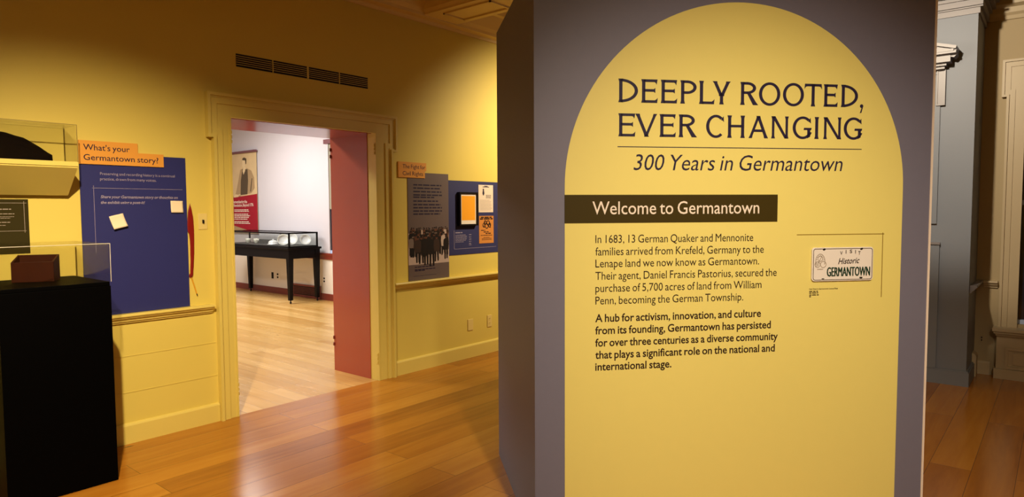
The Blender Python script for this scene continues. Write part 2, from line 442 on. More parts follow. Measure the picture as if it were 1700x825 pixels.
# display capitals with flared strokes, drawn on a unit height
def glyph(ch, wd):
    T, H = 0.148, 0.112; P = []
    def stem(x, y0=0.0, y1=1.0, t=T, f=0.035):
        P.append([(x-t/2-f, y0), (x-t/2, y0+.13), (x-t/2, y1-.13), (x-t/2-f, y1), (x+t/2+f, y1), (x+t/2, y1-.13), (x+t/2, y0+.13), (x+t/2+f, y0)])
    def diag(xa, ya, xb, yb, t=T*0.95, f=0.03):
        d = Vector((xb-xa, yb-ya)); k = abs(d.y)/d.length; h = t/2/k
        q = 0.14
        def pt(s, o): return (xa+(xb-xa)*s+o, ya+(yb-ya)*s)
        P.append([pt(0, -h-f), pt(q, -h), pt(1-q, -h), pt(1, -h-f), pt(1, h+f), pt(1-q, h), pt(q, h), pt(0, h+f)])
    def arc(cx, cy, rx, ry, a0, a1, t=T, th=H, n=26):
        for i in range(n):
            s, e = a0+(a1-a0)*i/n, a0+(a1-a0)*(i+1)/n
            def q(k, o):
                k = math.radians(k)
                return (cx+(rx-o*t)*math.cos(k), cy+(ry-o*th)*math.sin(k))
            P.append([q(s, 0), q(e, 0), q(e, 1), q(s, 1)])
    def top(x0, x1): P.append([(x0, 1), (x1+.01, 1.0), (x1-.03, 1-.22), (x1-.075, 1-H-.03), (x1-.13, 1-H), (x0, 1-H)])
    def bot(x0, x1): P.append([(x0, 0), (x1, 0), (x1+.02, .22), (x1-.04, H+.04), (x1-.11, H), (x0, H)])
    def mid(x0, x1, y=.5): P.append([(x0, y-H/2), (x1-.09, y-H/2), (x1-.02, y-.11), (x1-.02, y+.11), (x1-.09, y+H/2), (x0, y+H/2)])
    L = T/2+.03
    if ch == 'D':
        stem(L); arc(L-.02, .5, wd-L+.02, .5, -90, 90)
    elif ch == 'E':
        stem(L); top(L, wd-.01); bot(L, wd-.01); mid(L, wd-.08, .53)
    elif ch == 'P':
        stem(L); arc(wd*.42, .71, wd*.58, .29, -90, 90, th=H); P.append([(L, 1), (wd*.45, 1), (wd*.45, 1-H), (L, 1-H)]); P.append([(L, .42), (wd*.45, .42), (wd*.45, .42+H), (L, .42+H)])
    elif ch == 'R':
        stem(L); arc(wd*.38, .74, wd*.50, .26, -90, 90, th=H); P.append([(L, 1), (wd*.41, 1), (wd*.41, 1-H), (L, 1-H)]); P.append([(L, .48), (wd*.41, .48), (wd*.41, .48+H), (L, .48+H)])
        P.append([(wd*.36, .53), (wd*.36+T*1.1, .53), (wd-.10, .13), (wd+.01, 0), (wd-.24, 0)])
    elif ch == 'L':
        stem(L); bot(L, wd-.01)
    elif ch == 'Y':
        stem(wd/2, 0, .5, f=.03); diag(wd/2-.01, .36, .09, 1); diag(wd/2+.01, .36, wd-.09, 1)
    elif ch == 'O':
        arc(wd/2, .5, wd/2, .515, 0, 360, n=44)
    elif ch == 'C':
        arc(wd*.55, .5, wd*.55, .515, 48, 312, n=36)
        P.append([(wd*.83, .79), (wd*.98, .96), (wd*1.0, .70), (wd*.93, .76)]); 
    elif ch == 'G':
        arc(wd*.55, .5, wd*.55, .515, 48, 335, n=38)
        P.append([(wd*.83, .79), (wd*.97, .96), (wd*.99, .70), (wd*.92, .76)])
        P.append([(wd*.88-T/2, .02), (wd*.88-T/2, .40), (wd*.60, .40), (wd*.62, .50), (wd+.03, .50), (wd+.02, .42), (wd*.88+T/2, .38), (wd*.88+T/2, .10)])
    elif ch == 'T':
        stem(wd/2); P.append([(0, 1), (wd, 1), (wd+.02, .76), (wd-.05, .87), (wd-.13, 1-H), (.13, 1-H), (.05, .87), (-.02, .76)])
    elif ch == 'V':
        diag(wd/2+.02, 0, .08, 1, f=.025); diag(wd/2-.02, 0, wd-.08, 1, t=T*.8, f=.02)
    elif ch == 'H':
        stem(L); stem(wd-L); P.append([(L, .47), (wd-L, .47), (wd-L, .47+H), (L, .47+H)])
    elif ch == 'A':
        diag(.08, 0, wd/2+.01, 1, t=T*.8, f=.02); diag(wd-.08, 0, wd/2-.01, 1, f=.02); P.append([(wd*.27, .28), (wd*.73, .28), (wd*.70, .28+H), (wd*.30, .28+H)])
    elif ch == 'N':
        stem(L, t=T*.8); stem(wd-L, t=T*.8); P.append([(L-.07, 1), (L+.10, 1), (wd-L+.04, .0), (wd-L-.10, .0)])
    elif ch == 'I':
        stem(wd/2)
    elif ch == ',':
        P.append(ell(wd*.45, .06, .085, .085, 12)); P.append([(wd*.45+.08, .06), (wd*.45+.0, -.24), (wd*.45-.08, -.26), (wd*.45-.0, -.02)])
    return P

# ================================================================== STRUCTURE
X0, Y0, ZC = -2.3, -4.2, 3.42      # left end, back end, ceiling of the near room
OA, OB, OT = 2.291, 3.533, 2.08    # doorway opening
YF = 5.012                         # far face of the yellow wall

bm = BM(); box(bm, (X0-.1, Y0-.1, -0.1), (RX+.05, WY, 0)); struct('floor', bm, 'floor')
bm = BM(); box(bm, (X0-.1, WY, -0.1), (FX+.05, 14.2, 0)); struct('floor_far', bm, 'floor_far')

bm = BM()
box(bm, (X0-.1, WY, 0), (OA-.02, YF, ZC+.1)); box(bm, (OB+.02, WY, 0), (RX+.1, YF, ZC+.1)); box(bm, (OA-.02, WY, OT+.02), (OB+.02, YF, ZC+.1))
# horizontal wainscot boards left of the doorway: fine beads
for (pa, pb) in (((188.7, 593), (350, 571)), ((197, 655), (345, 625))):
    z = (wl(*pa)[1]+wl(*pb)[1])/2
    box(bm, (-1.5, WY-.0025, z-.0025), (OA-.14, WY+.01, z+.0025))
bm.faces.ensure_lookup_table()
for f in bm.faces:
    if f.calc_center_median().y > YF-.001: f.material_index = 1
struct('wall_left', bm, ['yellow', 'white'])

# chair rail and baseboard on the yellow wall
def rail_prof(y, s=1):
    return [(y, .812), (y-.052*s, .812), (y-.055*s, .806), (y-.055*s, .797), (y-.046*s, .793), (y-.044*s, .786), (y-.034*s, .780), (y-.026*s, .772), (y-.024*s, .764), (y-.015*s, .760), (y-.013*s, .752), (y, .748)]
bm = BM(); sweep_x(bm, rail_prof(WY), X0, 2.128); struct('trim_1', bm, 'yellow_trim')
bm = BM(); sweep_x(bm, rail_prof(WY), 3.706, RX); struct('trim_2', bm, 'yellow_trim')
def base_prof(y): return [(y, 0), (y-.022, 0), (y-.022, .112), (y-.017, .122), (y-.008, .127), (y, .127)]
bm = BM(); sweep_x(bm, base_prof(WY), X0, 2.155); struct('baseboard_left', bm, 'yellow_trim')
bm = BM(); sweep_x(bm, base_prof(WY), 3.70, RX); struct('baseboard_left.001', bm, 'yellow_trim')

# doorway: eared architrave, yellow edge, red lining, hinge leaves
door = empty('door_1', ((OA+OB)/2, WY, 0)); door['kind'] = 'structure'
path = [(2.158, 0), (2.158, 1.935), (2.122, 1.935), (2.122, 2.235), (3.752, 2.235), (3.752, 1.935), (3.702, 1.935), (3.702, 0)]
bm = BM()
strip(bm, path, 0, .020, W, 0, .048); strip(bm, path, .020, .030, W, 0, .036); strip(bm, path, .030, .070, W, 0, .030)
inner = offs(path, .070)
prism(bm, [inner[0], inner[1], inner[2], inner[3], (OA-.012, inner[3][1]), (OA-.012, 0)], W, 0, .020)
prism(bm, [inner[7], (OB+.012, 0), (OB+.012, inner[4][1]), inner[4], inner[5], inner[6]], W, 0, .020)
rect(bm, OA-.012, OT+.012, OB+.012, inner[3][1], W, 0, .020)
strip(bm, [(OA-.012, 0), (OA-.012, OT+.012), (OB+.012, OT+.012), (OB+.012, 0)], 0, .012, W, 0, .026)
obj('architrave', bm, 'yellow_trim', door)
bm = BM()
for a, b in ((OA-.02, OA), (OB, OB+.02)): box(bm, (a, WY, 0), (b, WY+.085, OT+.02))
obj('door_stop', bm, 'yellow_trim', door)
bm = BM()
for a, b in ((OA-.02, OA), (OB-.006, OB+.02)): box(bm, (a, WY+.085, 0), (b, YF+.02, OT))
box(bm, (OA-.02, WY+.03, OT), (OB+.02, YF+.02, OT+.02))
obj('lining', bm, 'red', door)
for px, side in ((1, 0), (-1, 1)):
    for z in (1.95, 0.19):
        bm = BM(); x = OA if px > 0 else OB
        box(bm, (x-.001, WY-.018, z-.05), (x+px*.003, WY+.02, z+.05))
        for dz in (-.032, .0, .032): lathe(bm, [(.0055, -.011), (.0055, .011)], (x+px*.006, WY-.012, z+dz), 10)
        obj('hinge', bm, 'yellow_trim', door)
for z in (1.95, 0.27):
    bm = BM()
    for dz in (-.03, .03): lathe(bm, [(.008, -.014), (.008, .014)], (OB-.012, YF+.012, z+dz), 10)
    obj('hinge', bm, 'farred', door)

# ceiling of the near room, with cornice and coffer beams
bm = BM(); box(bm, (X0-.1, Y0-.1, ZC), (RX+.1, WY, ZC+.1)); struct('ceiling', bm, 'ceil')
bm = BM(); 
sweep_x(bm, [(WY, 3.10), (WY-.018, 3.10), (WY-.022, 3.115), (WY-.03, 3.125), (WY-.11, 3.125), (WY-.115, 3.15), (WY-.14, 3.18), (WY-.19, 3.29), (WY-.22, 3.30), (WY-.225, 3.34), (WY-.26, ZC), (WY, ZC)], X0, RX)
struct('trim_3', bm, 'ceil')
for i, xb in enumerate((0.2, 4.02)):
    bm = BM(); a, b = xb, xb+.40
    sweep_y(bm, [(a, 3.135), (b, 3.135), (b, 3.15), (b+.03, 3.17), (b+.04, 3.30), (b+.09, 3.33), (b+.10, ZC), (a-.10, ZC), (a-.09, 3.33), (a-.04, 3.30), (a-.03, 3.17), (a, 3.15)], Y0, WY)
    # moulded panels on the underside
    for y1 in (4.16, 2.7, 1.2):
        y0 = y1-1.25 if y1 < 4 else 3.62
        for (p, q) in (((a+.07, y0), (a+.085, y1)), ((b-.085, y0), (b-.07, y1)), ((a+.07, y0), (b-.07, y0+.015)), ((a+.07, y1-.015), (b-.07, y1))):
            box(bm, (p[0], p[1], 3.122), (q[0], q[1], 3.136))
    struct('trim_4' if i == 0 else 'trim_5', bm, 'ceil')
bm = BM()
sweep_x(bm, [(2.05, 3.135), (2.45, 3.135), (2.48, 3.17), (2.49, 3.30), (2.55, ZC), (1.95, ZC), (2.01, 3.30), (2.02, 3.17)], X0, RX)
struct('trim_6', bm, 'ceil')

# right-hand wall with window opening, chimney breast
WY0, WY1, WZ0, WZ1 = -.82, .265, .455, 2.52
bm = BM()
box(bm, (RX, Y0, 0), (RX+.14, WY0, ZC)); box(bm, (RX, WY1, 0), (RX+.14, WY, ZC))
box(bm, (RX, WY0, 0), (RX+.14, WY1, WZ0)); box(bm, (RX, WY0, WZ1), (RX+.14, WY1, ZC))
struct('wall_right', bm, 'tan')
CY0, CY1 = .557, 2.75
bm = BM(); box(bm, (CX, CY0, 0), (RX, CY1, ZC)); struct('wall_hearth', bm, 'blue_grey')
bm = BM(); box(bm, (CX-.02, CY0-.02, 0), (RX-.01, CY1+.02, .112)); box(bm, (CX-.012, CY0-.012, .112), (RX-.01, CY1+.012, .124))
struct('baseboard_hearth', bm, 'blue_grey')
bm = BM()
for (p, z0, z1) in ((.012, 2.955, 3.00), (.03, 3.00, 3.015), (.05, 3.06, 3.08), (.075, 3.09, 3.13), (.10, 3.13, 3.18), (.14, 3.19, 3.22), (.17, 3.22, 3.30), (.22, 3.31, ZC)):
    box(bm, (CX-p, CY0-p, z0), (RX-.01, CY1+p, z1))
box(bm, (CX-.03, CY0-.03, 3.01), (RX-.01, CY1+.03, 3.095)); box(bm, (CX-.10, CY0-.10, 3.17), (RX-.01, CY1+.10, 3.32))
struct('trim_7', bm, 'hearth_trim')
bm = BM()
sweep_y(bm, [(RX, 3.00), (RX-.02, 3.00), (RX-.03, 3.03), (RX-.05, 3.05), (RX-.06, 3.09), (RX-.10, 3.11), (RX-.11, 3.18), (RX-.18, 3.28), (RX-.20, ZC), (RX, ZC)], Y0, CY0)
struct('trim_8', bm, 'tantrim')
# chair rail: along the hearth's side and on to the window
bm = BM()
pr = [(0, .815), (.05, .815), (.052, .80), (.04, .79), (.03, .775), (.018, .768), (.014, .755), (0, .75)]
sweep_x(bm, [(CY0-a, z) for a, z in pr], CX+.03, RX)
struct('trim_9', bm, 'hearth_trim')
bm = BM(); sweep_y(bm, [(RX-a, z) for a, z in pr], .405, CY0-.052); struct('trim_10', bm, 'tantrim')
bm = BM(); sweep_y(bm, [(RX, 0), (RX-.02, 0), (RX-.02, .10), (RX-.012, .115), (RX, .115)], .44, CY0); struct('baseboard_right', bm, 'tantrim')
bm = BM(); sweep_x(bm, [(CY0, 0), (CY0-.03, 0), (CY0-.03, .17), (CY0-.02, .19), (CY0, .20)], RX-.16, RX-.02); struct('trim_11', bm, 'tantrim')

win = empty('window_1', (RX, (WY0+WY1)/2, 0)); win['kind'] = 'structure'
bm = BM()
path = [(WY0-.14, WZ0-.05), (WY0-.14, 2.36), (WY0-.18, 2.36), (WY0-.18, 2.665), (.425, 2.665), (.425, 2.36), (.392, 2.36), (.392, WZ0-.05)]
strip(bm, path, 0, .018, RWM, 0, .045); strip(bm, path, .018, .058, RWM, 0, .030)
inn = offs(path, .058)
prism(bm, [inn[0], inn[1], inn[2], inn[3], (WY0, inn[3][1]), (WY0, WZ0-.05)], RWM, 0, .022)
prism(bm, [inn[7], (WY1, WZ0-.05), (WY1, inn[4][1]), inn[4], inn[5], inn[6]], RWM, 0, .022)
rect(bm, WY0, WZ1, WY1, inn[3][1], RWM, 0, .022)
obj('window_casing', bm, 'tantrim', win)
bm = BM()
for p, z0, z1 in ((.165, .405, .430), (.15, .385, .405), (.13, .365, .385)):
    box(bm, (RX-p, WY0-.17-p*.1, z0), (RX+.02, .415+(p-.15)*.6, z1))
obj('window_sill', bm, 'tantrim', win)
bm = BM()
box(bm, (6.862, WY0-.14, 0), (RX+.001, .395, .366)); box(bm, (6.845, WY0-.15, 0), (RX, .408, .085))
strip(bm, [(-.60, .088), (-.60, .268), (.335, .268), (.335, .088), (-.60, .088)], 0, .022, lambda a, b, o: Vector((6.862-o, a, b)), 0, .014)
prism(bm, [(-.55, .128), (.28, .128), (.28, .228), (-.55, .228)], lambda a, b, o: Vector((6.862-o, a, b)), 0, .010)
obj('apron_panel', bm, 'tantrim', win)
bm = BM(); box(bm, (RX+.075, WY0, WZ0+.03), (RX+.085, WY1, WZ1)); obj('pane', bm, 'sky', win)
bm = BM()
box(bm, (RX+.045, WY0, WZ0-.02), (RX+.10, WY1, WZ0+.035)); box(bm, (RX+.05, WY0, 1.46), (RX+.10, WY1, 1.50))
for y in (WY0+.02, -.28): box(bm, (RX+.06, y-.02, WZ0), (RX+.10, y+.02, WZ1))
obj('sash', bm, 'sash', win)

# walls behind the camera
bm = BM(); box(bm, (X0-.1, Y0-.1, 0), (RX+.1, Y0, ZC)); struct('wall_back', bm, 'yellow')
bm = BM(); box(bm, (X0-.1, Y0, 0), (X0, WY, ZC)); struct('wall_near', bm, 'yellow')

# far room
bm = BM(); box(bm, (FX, YF, .70), (FX+.12, 14.1, 3.3)); box(bm, (FX, YF, 0), (FX+.12, 14.1, .70), 1); struct('wall_far', bm, ['white', 'cream'])
bm = BM(); box(bm, (0.4, 14.0, 0), (FX+.1, 14.1, 3.3)); struct('wall_far_end', bm, 'white')
bm = BM(); box(bm, (0.3, YF, 0), (0.4, 14.1, 3.3)); struct('wall_far_left', bm, 'white')
bm = BM(); box(bm, (0.3, YF, 3.22), (FX+.1, 14.1, 3.32)); struct('ceiling_far', bm, 'white')
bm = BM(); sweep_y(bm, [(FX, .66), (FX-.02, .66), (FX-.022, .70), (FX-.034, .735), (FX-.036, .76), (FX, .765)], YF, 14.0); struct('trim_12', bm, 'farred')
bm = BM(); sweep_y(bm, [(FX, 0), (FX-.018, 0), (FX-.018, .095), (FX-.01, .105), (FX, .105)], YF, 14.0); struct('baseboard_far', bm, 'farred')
w2 = empty('window_2', (FX, 8.5, 0)); w2['kind'] = 'structure'
bm = BM()
for a, b in ((8.965, 9.01), (7.5, 7.545)): box(bm, (FX-.030, a, .765), (FX, b, 2.50))
obj('window_casing', bm, 'white', w2)
bm = BM(); box(bm, (FX-.05, 7.45, 2.50), (FX, 9.06, 2.57)); obj('head_cap', bm, 'rod', w2)
bm = BM(); box(bm, (FX-.010, 7.545, .815), (FX, 8.965, 2.50)); obj('pane', bm, 'sky', w2)
bm = BM(); box(bm, (FX-.018, 7.545, 1.47), (FX-.010, 8.965, 2.50)); obj('roller_blind', bm, 'olivetrim', w2)
bm = BM(); box(bm, (FX-.025, 7.545, .765), (FX, 8.965, .815)); obj('sash', bm, 'sash', w2)

# ================================================================== FREESTANDING PANEL
KW, KDEP, KH = 1.849, 1.10, 2.442
kiosk = thing('exhibit_panel', KO, 'large freestanding grey panel with a yellow arch and the exhibition title', 'exhibit panel', rotz=GK)
bm = BM(); box(bm, (0, 0, 0), (KW-.010, KDEP, KH)); obj('panel_body', bm, 'kgrey', kiosk, local=True)
bm = BM(); box(bm, (KW-.010, -.003, 0), (KW, KDEP, KH)); obj('edge_strip', bm, 'white_edge', kiosk, local=True, label='thin cream strip on the right edge')
AX0, AX1, AZT = .1290, 1.7005, 2.3165
ac, ar = (AX0+AX1)/2, (AX1-AX0)/2
pts = [(AX0, .0), (AX1, .0)]+[(ac+ar*math.cos(t), AZT-ar+ar*math.sin(t)) for t in [PI*i/72 for i in range(73)]]
bm = BM(); prism(bm, pts, K, 0, .0012); obj('arch_graphic', bm, 'kyellow', kiosk, local=True, label='yellow round-topped arch')

# title
H1 = [('D', 158, 268), ('E', 287, 378), ('E', 397, 488), ('P', 507, 598), ('L', 613, 698), ('Y', 690, 788), ('R', 845, 945), ('O', 950, 1070), ('O', 1085, 1203), ('T', 1208, 1302), ('E', 1315, 1393), ('D', 1413, 1508), (',', 1516, 1546)]
H2 = [('E', 158, 252), ('V', 255, 375), ('E', 390, 480), ('R', 498, 600), ('C', 652, 752), ('H', 772, 870), ('A', 892, 1000), ('N', 1018, 1118), ('G', 1140, 1243), ('I', 1262, 1288), ('N', 1312, 1415), ('G', 1428, 1528)]
def zoomed(x, y): return (980+x/3.4, 100+y/3.4)
bm = BM()
for row, (bl, br, tl, tr, xl, xr) in ((H1, (235, 268, 100, 144, 158, 1508)), (H2, (428, 449, 297, 328, 158, 1528))):
    zs = [kp(*zoomed(x, y))[1] for x, y in ((xl, bl), (xr, br), (xl, tl), (xr, tr))]
    zb = (zs[0]+zs[1])/2; cap = (zs[2]+zs[3])/2-zb
    for ch, xa, xb in row:
        f = (xa-xl)/(xr-xl); yb = bl+(br-bl)*f
        ua, ub = kp(*zoomed(xa, yb))[0], kp(*zoomed(xb, yb))[0]
        wd = (ub-ua)/cap
        for P in glyph(ch, wd):
            prism(bm, [(ua+x*cap, zb+y*cap) for x, y in P], K, .0015, .0022)
obj('title_lettering', bm, 'ink', kiosk, local=True, label='dark capitals reading DEEPLY ROOTED, EVER CHANGING')
bm = BM(); a, b = kp(1025, 242.6), kp(1430, 248.8); z = (a[1]+b[1])/2
rect(bm, a[0], z-.0017, b[0], z+.0017, K, .0012, .002); obj('title_rule', bm, 'ink', kiosk, local=True)
def ktext(bm, s, xa, ya, xb, yb, cap, bold=0, slant=0, off=.002, flat=True):
    p, q = kp(xa, ya), kp(xb, yb); z = (p[1]+q[1])/2
    put_text(bm, s, p[0], q[0], z if flat else p[1], cap, K, off, bold, slant, z if flat else q[1])
bm = BM(); ktext(bm, '300 Years in Germantown', 1051.5, 282.0, 1398, 284.3, .066, -.002, .20)
obj('subtitle_lettering', bm, 'ink', kiosk, local=True, label='dark italic line reading 300 Years in Germantown')
p0, p1 = kp(938.5, 323.2), kp(1290.8, 323.2); p2, p3 = kp(938.5, 370.8), kp(1290.8, 367.9)
bm = BM(); rect(bm, AX0-.001, (p2[1]+p3[1])/2, p1[0], (p0[1]+p1[1])/2, K, .0012, .0024); hb = obj('heading_bar', bm, 'kolive', kiosk, local=True, label='dark brown bar')
bm = BM(); ktext(bm, 'Welcome to Germantown', 983.2, 355.6, 1259.8, 354.4, .0535, .003, 0, .003)
obj('heading_lettering', bm, 'inkwhite', hb, local=True, label='cream lettering reading Welcome to Germantown')
bm = BM()
for s, ya, xb, yb in (('In 1683, 13 German Quaker and Mennonite', 403.1, 1250, 400.4), ('families arrived from Krefeld, Germany to the', 423.3, 1267.5, 420.2),
                      ('Lenape land we now know as Germantown.', 443.1, 1259.8, 439.5), ('Their agent, Daniel Francis Pastorius, secured the', 463.6, 1288.9, 458.6),
                      ('purchase of 5,700 acres of land from William', 483.8, 1263.7, 479.0), ('Penn, becoming the German Township.', 504.6, 1233.4, 499.3)):
    ktext(bm, s, 988.3, ya, xb, yb, .0335, .0)
obj('body_lettering', bm, 'ink2', kiosk, local=True)
bm = BM()
for s, ya, xb, yb in (('A hub for activism, innovation, and culture', 533.6, 1262.9, 526.4), ('from its founding, Germantown has persisted', 554.0, 1279.2, 545.2),
                      ('for over three centuries as a diverse community', 574.0, 1290.8, 564.6), ('that plays a significant role on the national and', 594.2, 1285.8, 584.0),
                      ('international stage.', 614.4, 1114.3, 610.0)):
    ktext(bm, s, 988.0, ya, xb, yb, .0325, .016)
obj('body_lettering', bm, 'ink2', kiosk, local=True, label='bold paragraph of body text')
bm = BM()
a, b = kp(1322.5, 389.6), kp(1467.5, 388.3); rect(bm, a[0], (a[1]+b[1])/2-.0016, b[0], (a[1]+b[1])/2+.0016, K, .0012, .002)
a, b = kp(1465.6, 386), kp(1462.2, 493); rect(bm, (a[0]+b[0])/2-.0016, b[1], (a[0]+b[0])/2+.0016, a[1], K, .0012, .002)
obj('caption_rule', bm, 'inkline', kiosk, local=True)
bm = BM()
ktext(bm, 'Visit Historic Germantown License Plate', 1342.5, 480.8, 1390.5, 479.8, .0062, .012)
for i, (x1, y) in enumerate(((1357.5, 484.6), (1358, 487.3), (1359.5, 490.6), (1346, 493.2))):
    a, b = kp(1343, y), kp(x1, y); blur_rows(bm, a[0], b[0], a[1], .0042, K, .0015)
obj('caption_lettering', bm, 'ink2', kiosk, local=True)

# licence plate fixed on the panel
pl0, pl1 = kp(1345.3, 466.0), kp(1446.3, 466.0)
px0, px1 = pl0[0], pl1[0]; pz1 = kp(1396, 410.2)[1]; pz0 = kp(1396, 465.8)[1]
pc = KO+KD*((px0+px1)/2)+Vector((0, 0, pz0))
plate = thing('license_plate', pc, 'cream license plate reading VISIT Historic GERMANTOWN on the yellow arch', 'license plate', rotz=GK)
cxp = (px0+px1)/2
def PK(a, b, o): return Vector((a-cxp, -o, b-pz0))
def rrect(x0, z0, x1, z1, r, n=6):
    o = []
    for cx_, cz_, s in ((x1-r, z1-r, 0), (x0+r, z1-r, 1), (x0+r, z0+r, 2), (x1-r, z0+r, 3)):
        for i in range(n+1):
            t = PI/2*(s+i/n); o.append((cx_+r*math.cos(t), cz_+r*math.sin(t)))
    return o
PW, PH = px1-px0, pz1-pz0
bm = BM(); prism(bm, rrect(px0, pz0, px1, pz1, .014), PK, .002, .010); obj('plate_blank', bm, 'plate', plate, local=True, bevel=.0015)
bm = BM()
A = rrect(px0+.005, pz0+.005, px1-.005, pz1-.005, .011); B = rrect(px0+.0075, pz0+.0075, px1-.0075, pz1-.0075, .009)
for i in range(len(A)):
    j = (i+1) % len(A); prism(bm, [A[i], A[j], B[j], B[i]], PK, .010, .0112)
obj('embossed_border', bm, 'plate_edge', plate, local=True, label='dark embossed border line')
def pp(fx, fz): return (px0+PW*fx, pz0+PH*fz)
bm = BM()
a, b = pp(.243, .145), pp(.945, .145); 
for k in (-1, 0, 1): put_text(bm, 'GERMANTOWN', a[0]+k*.0012, b[0]+k*.0012, a[1], PH*.265, PK, .0115+k*.0001, .0)
obj('plate_lettering', bm, 'green', plate, local=True, label='green capitals reading GERMANTOWN')
bm = BM()
a, b = pp(.42, .50), pp(.77, .525); put_text(bm, 'Historic', a[0], b[0], a[1], PH*.17, PK, .0115, .010, .30, b[1])
for c, fx, fz in (('V', .47, .78), ('I', .545, .815), ('S', .625, .825), ('I', .70, .81), ('T', .765, .775)):
    a = pp(fx, fz); wv = .012 if c != 'I' else .003
    put_text(bm, c, a[0]-wv/2, a[0]+wv/2, a[1], PH*.10, PK, .0115, .01)
obj('plate_lettering', bm, 'ink2', plate, local=True, label='dark script reading VISIT Historic')
bm = BM()
a = pp(.13, .58)
ring2(bm, a[0], a[1], .024, .036, .0028, PK, .0102, .0112, 26, math.radians(-20), math.radians(200))
ring2(bm, a[0]-.013, a[1]-.012, .014, .014, .0026, PK, .0102, .0112, 20); ring2(bm, a[0]+.015, a[1]-.012, .015, .015, .0026, PK, .0102, .0112, 20)
ring2(bm, a[0], a[1]+.014, .013, .013, .0024, PK, .0102, .0112, 20)
line2(bm, (a[0]-.010, a[1]-.004), (a[0]+.008, a[1]+.024), .003, PK, .0102, .0112); rect(bm, a[0]-.014, a[1]-.035, a[0]+.014, a[1]-.032, PK, .0102, .0112)
for k in range(7):
    t = math.radians(20+k*23); line2(bm, (a[0]+.016*math.cos(t), a[1]+.022*math.sin(t)), (a[0]+.021*math.cos(t), a[1]+.031*math.sin(t)), .002, PK, .0102, .0112)
for k in range(4): line2(bm, (a[0]-.022+k*.004, a[1]-.020), (a[0]-.018+k*.004, a[1]-.004), .0016, PK, .0102, .0112)
obj('emblem', bm, 'sketch', plate, local=True, label='grey line emblem of three circles in a round frame')
for fx, fz, rx, rz, r in ((.19, .945, .007, .0042, .3), (.80, .945, .007, .0042, .3), (.18, .075, .007, .0018, 0), (.80, .085, .008, .0036, 0)):
    a = pp(fx, fz); bm = BM(); prism(bm, ell(a[0], a[1], rx, rz, 12, rot=r), PK, .0095, .0118); obj('bolt_slot', bm, 'dark', plate, local=True)

# ================================================================== LEFT GROUP: pedestal, cover, wooden box
PX0, PX1, PY0, PY1, PZ = .836, 1.320, 3.857, 4.395, 1.071
ped = thing('display_pedestal', ((PX0+PX1)/2, (PY0+PY1)/2, 0), 'tall black display pedestal standing against the yellow wall', 'pedestal')
bm = BM(); box(bm, (PX0, PY0, 0), (PX1, PY1, PZ-.022)); obj('plinth', bm, 'black', ped, bevel=.002)
bm = BM(); box(bm, (PX0+.003, PY0+.003, PZ-.022), (PX1-.003, PY1, PZ)); obj('top_deck', bm, 'black', ped, bevel=.003)

def clear_cover(name, x0, x1, y0, y1, z0, z1, label, t=.006, em='acrylic_edge'):
    c = thing(name, ((x0+x1)/2, (y0+y1)/2, z0), label, 'clear cover')
    def pan(n, a, b):
        bm = BM(); box(bm, a, b); return obj(n, bm, 'acrylic', c)
    pan('front_pane', (x0, y0, z0), (x1, y0+t, z1)); pan('back_pane', (x0, y1-t, z0), (x1, y1, z1))
    pan('side_pane', (x0, y0+t, z0), (x0+t, y1-t, z1)); pan('side_pane', (x1-t, y0+t, z0), (x1, y1-t, z1))
    pan('top_pane', (x0+t, y0+t, z1-t), (x1-t, y1-t, z1))
    bm = BM(); e = .0013
    for x in (x0, x1): box(bm, (x-e, y0-e, z0), (x+e, y0+e, z1))
    box(bm, (x0, y0-e, z1-e), (x1, y0+e, z1+e))
    obj('polished_edge', bm, em, c)
    return c
clear_cover('acrylic_cover', PX0+.001, PX1+.002, PY0-.001, PY1-.02, PZ, 1.272, 'clear acrylic box cover on top of the black pedestal')

b0, b1, b2 = hit(19, 470, Vector((0, 0, PZ)), Vector((0, 0, 1))), hit(90, 467.3, Vector((0, 0, PZ)), Vector((0, 0, 1))), hit(110, 463, Vector((0, 0, PZ)), Vector((0, 0, 1)))
ex = (b1-b0); ey = Vector((-ex.y, ex.x, 0)).normalized(); lx = ex.length; ex.normalize(); ly = .13; hz = .108
wb = thing('wooden_box', b0+ex*lx/2+ey*ly/2, 'small dark wooden box, open on top, under the clear cover on the pedestal', 'box', rotz=math.atan2(ex.y, ex.x))
t = .009
def lb(name, a, b, m_='boxwood', **k):
    bm = BM(); box(bm, a, b); return obj(name, bm, m_, wb, local=True, bevel=.0012, **k)
hb2 = .138                     # the back stands higher than the front
lb('front_board', (-lx/2, -ly/2, .001), (lx/2, -ly/2+t, hz-.002)); lb('back_board', (-lx/2, ly/2-t, .001), (lx/2, ly/2, hb2))
for xa in (-lx/2, lx/2-t):
    bm = BM(); sweep_x(bm, [(-ly/2+t, .001), (ly/2-t, .001), (ly/2-t, hb2-.002), (-ly/2+t, hz)], xa, xa+t); obj('end_board', bm, 'boxwood', wb, local=True, bevel=.0012)
lb('bottom_board', (-lx/2+t, -ly/2+t, .001), (lx/2-t, ly/2-t, .012)); lb('tray', (-lx/2+t, -ly/2+t, .060), (lx/2-t, ly/2-t, .066))
bm = BM(); lathe(bm, [(.012, .0), (.013, .004), (.009, .012), (.004, .016)], (.03, .01, .0665), 16); obj('tray_knob', bm, 'steel', wb, local=True)

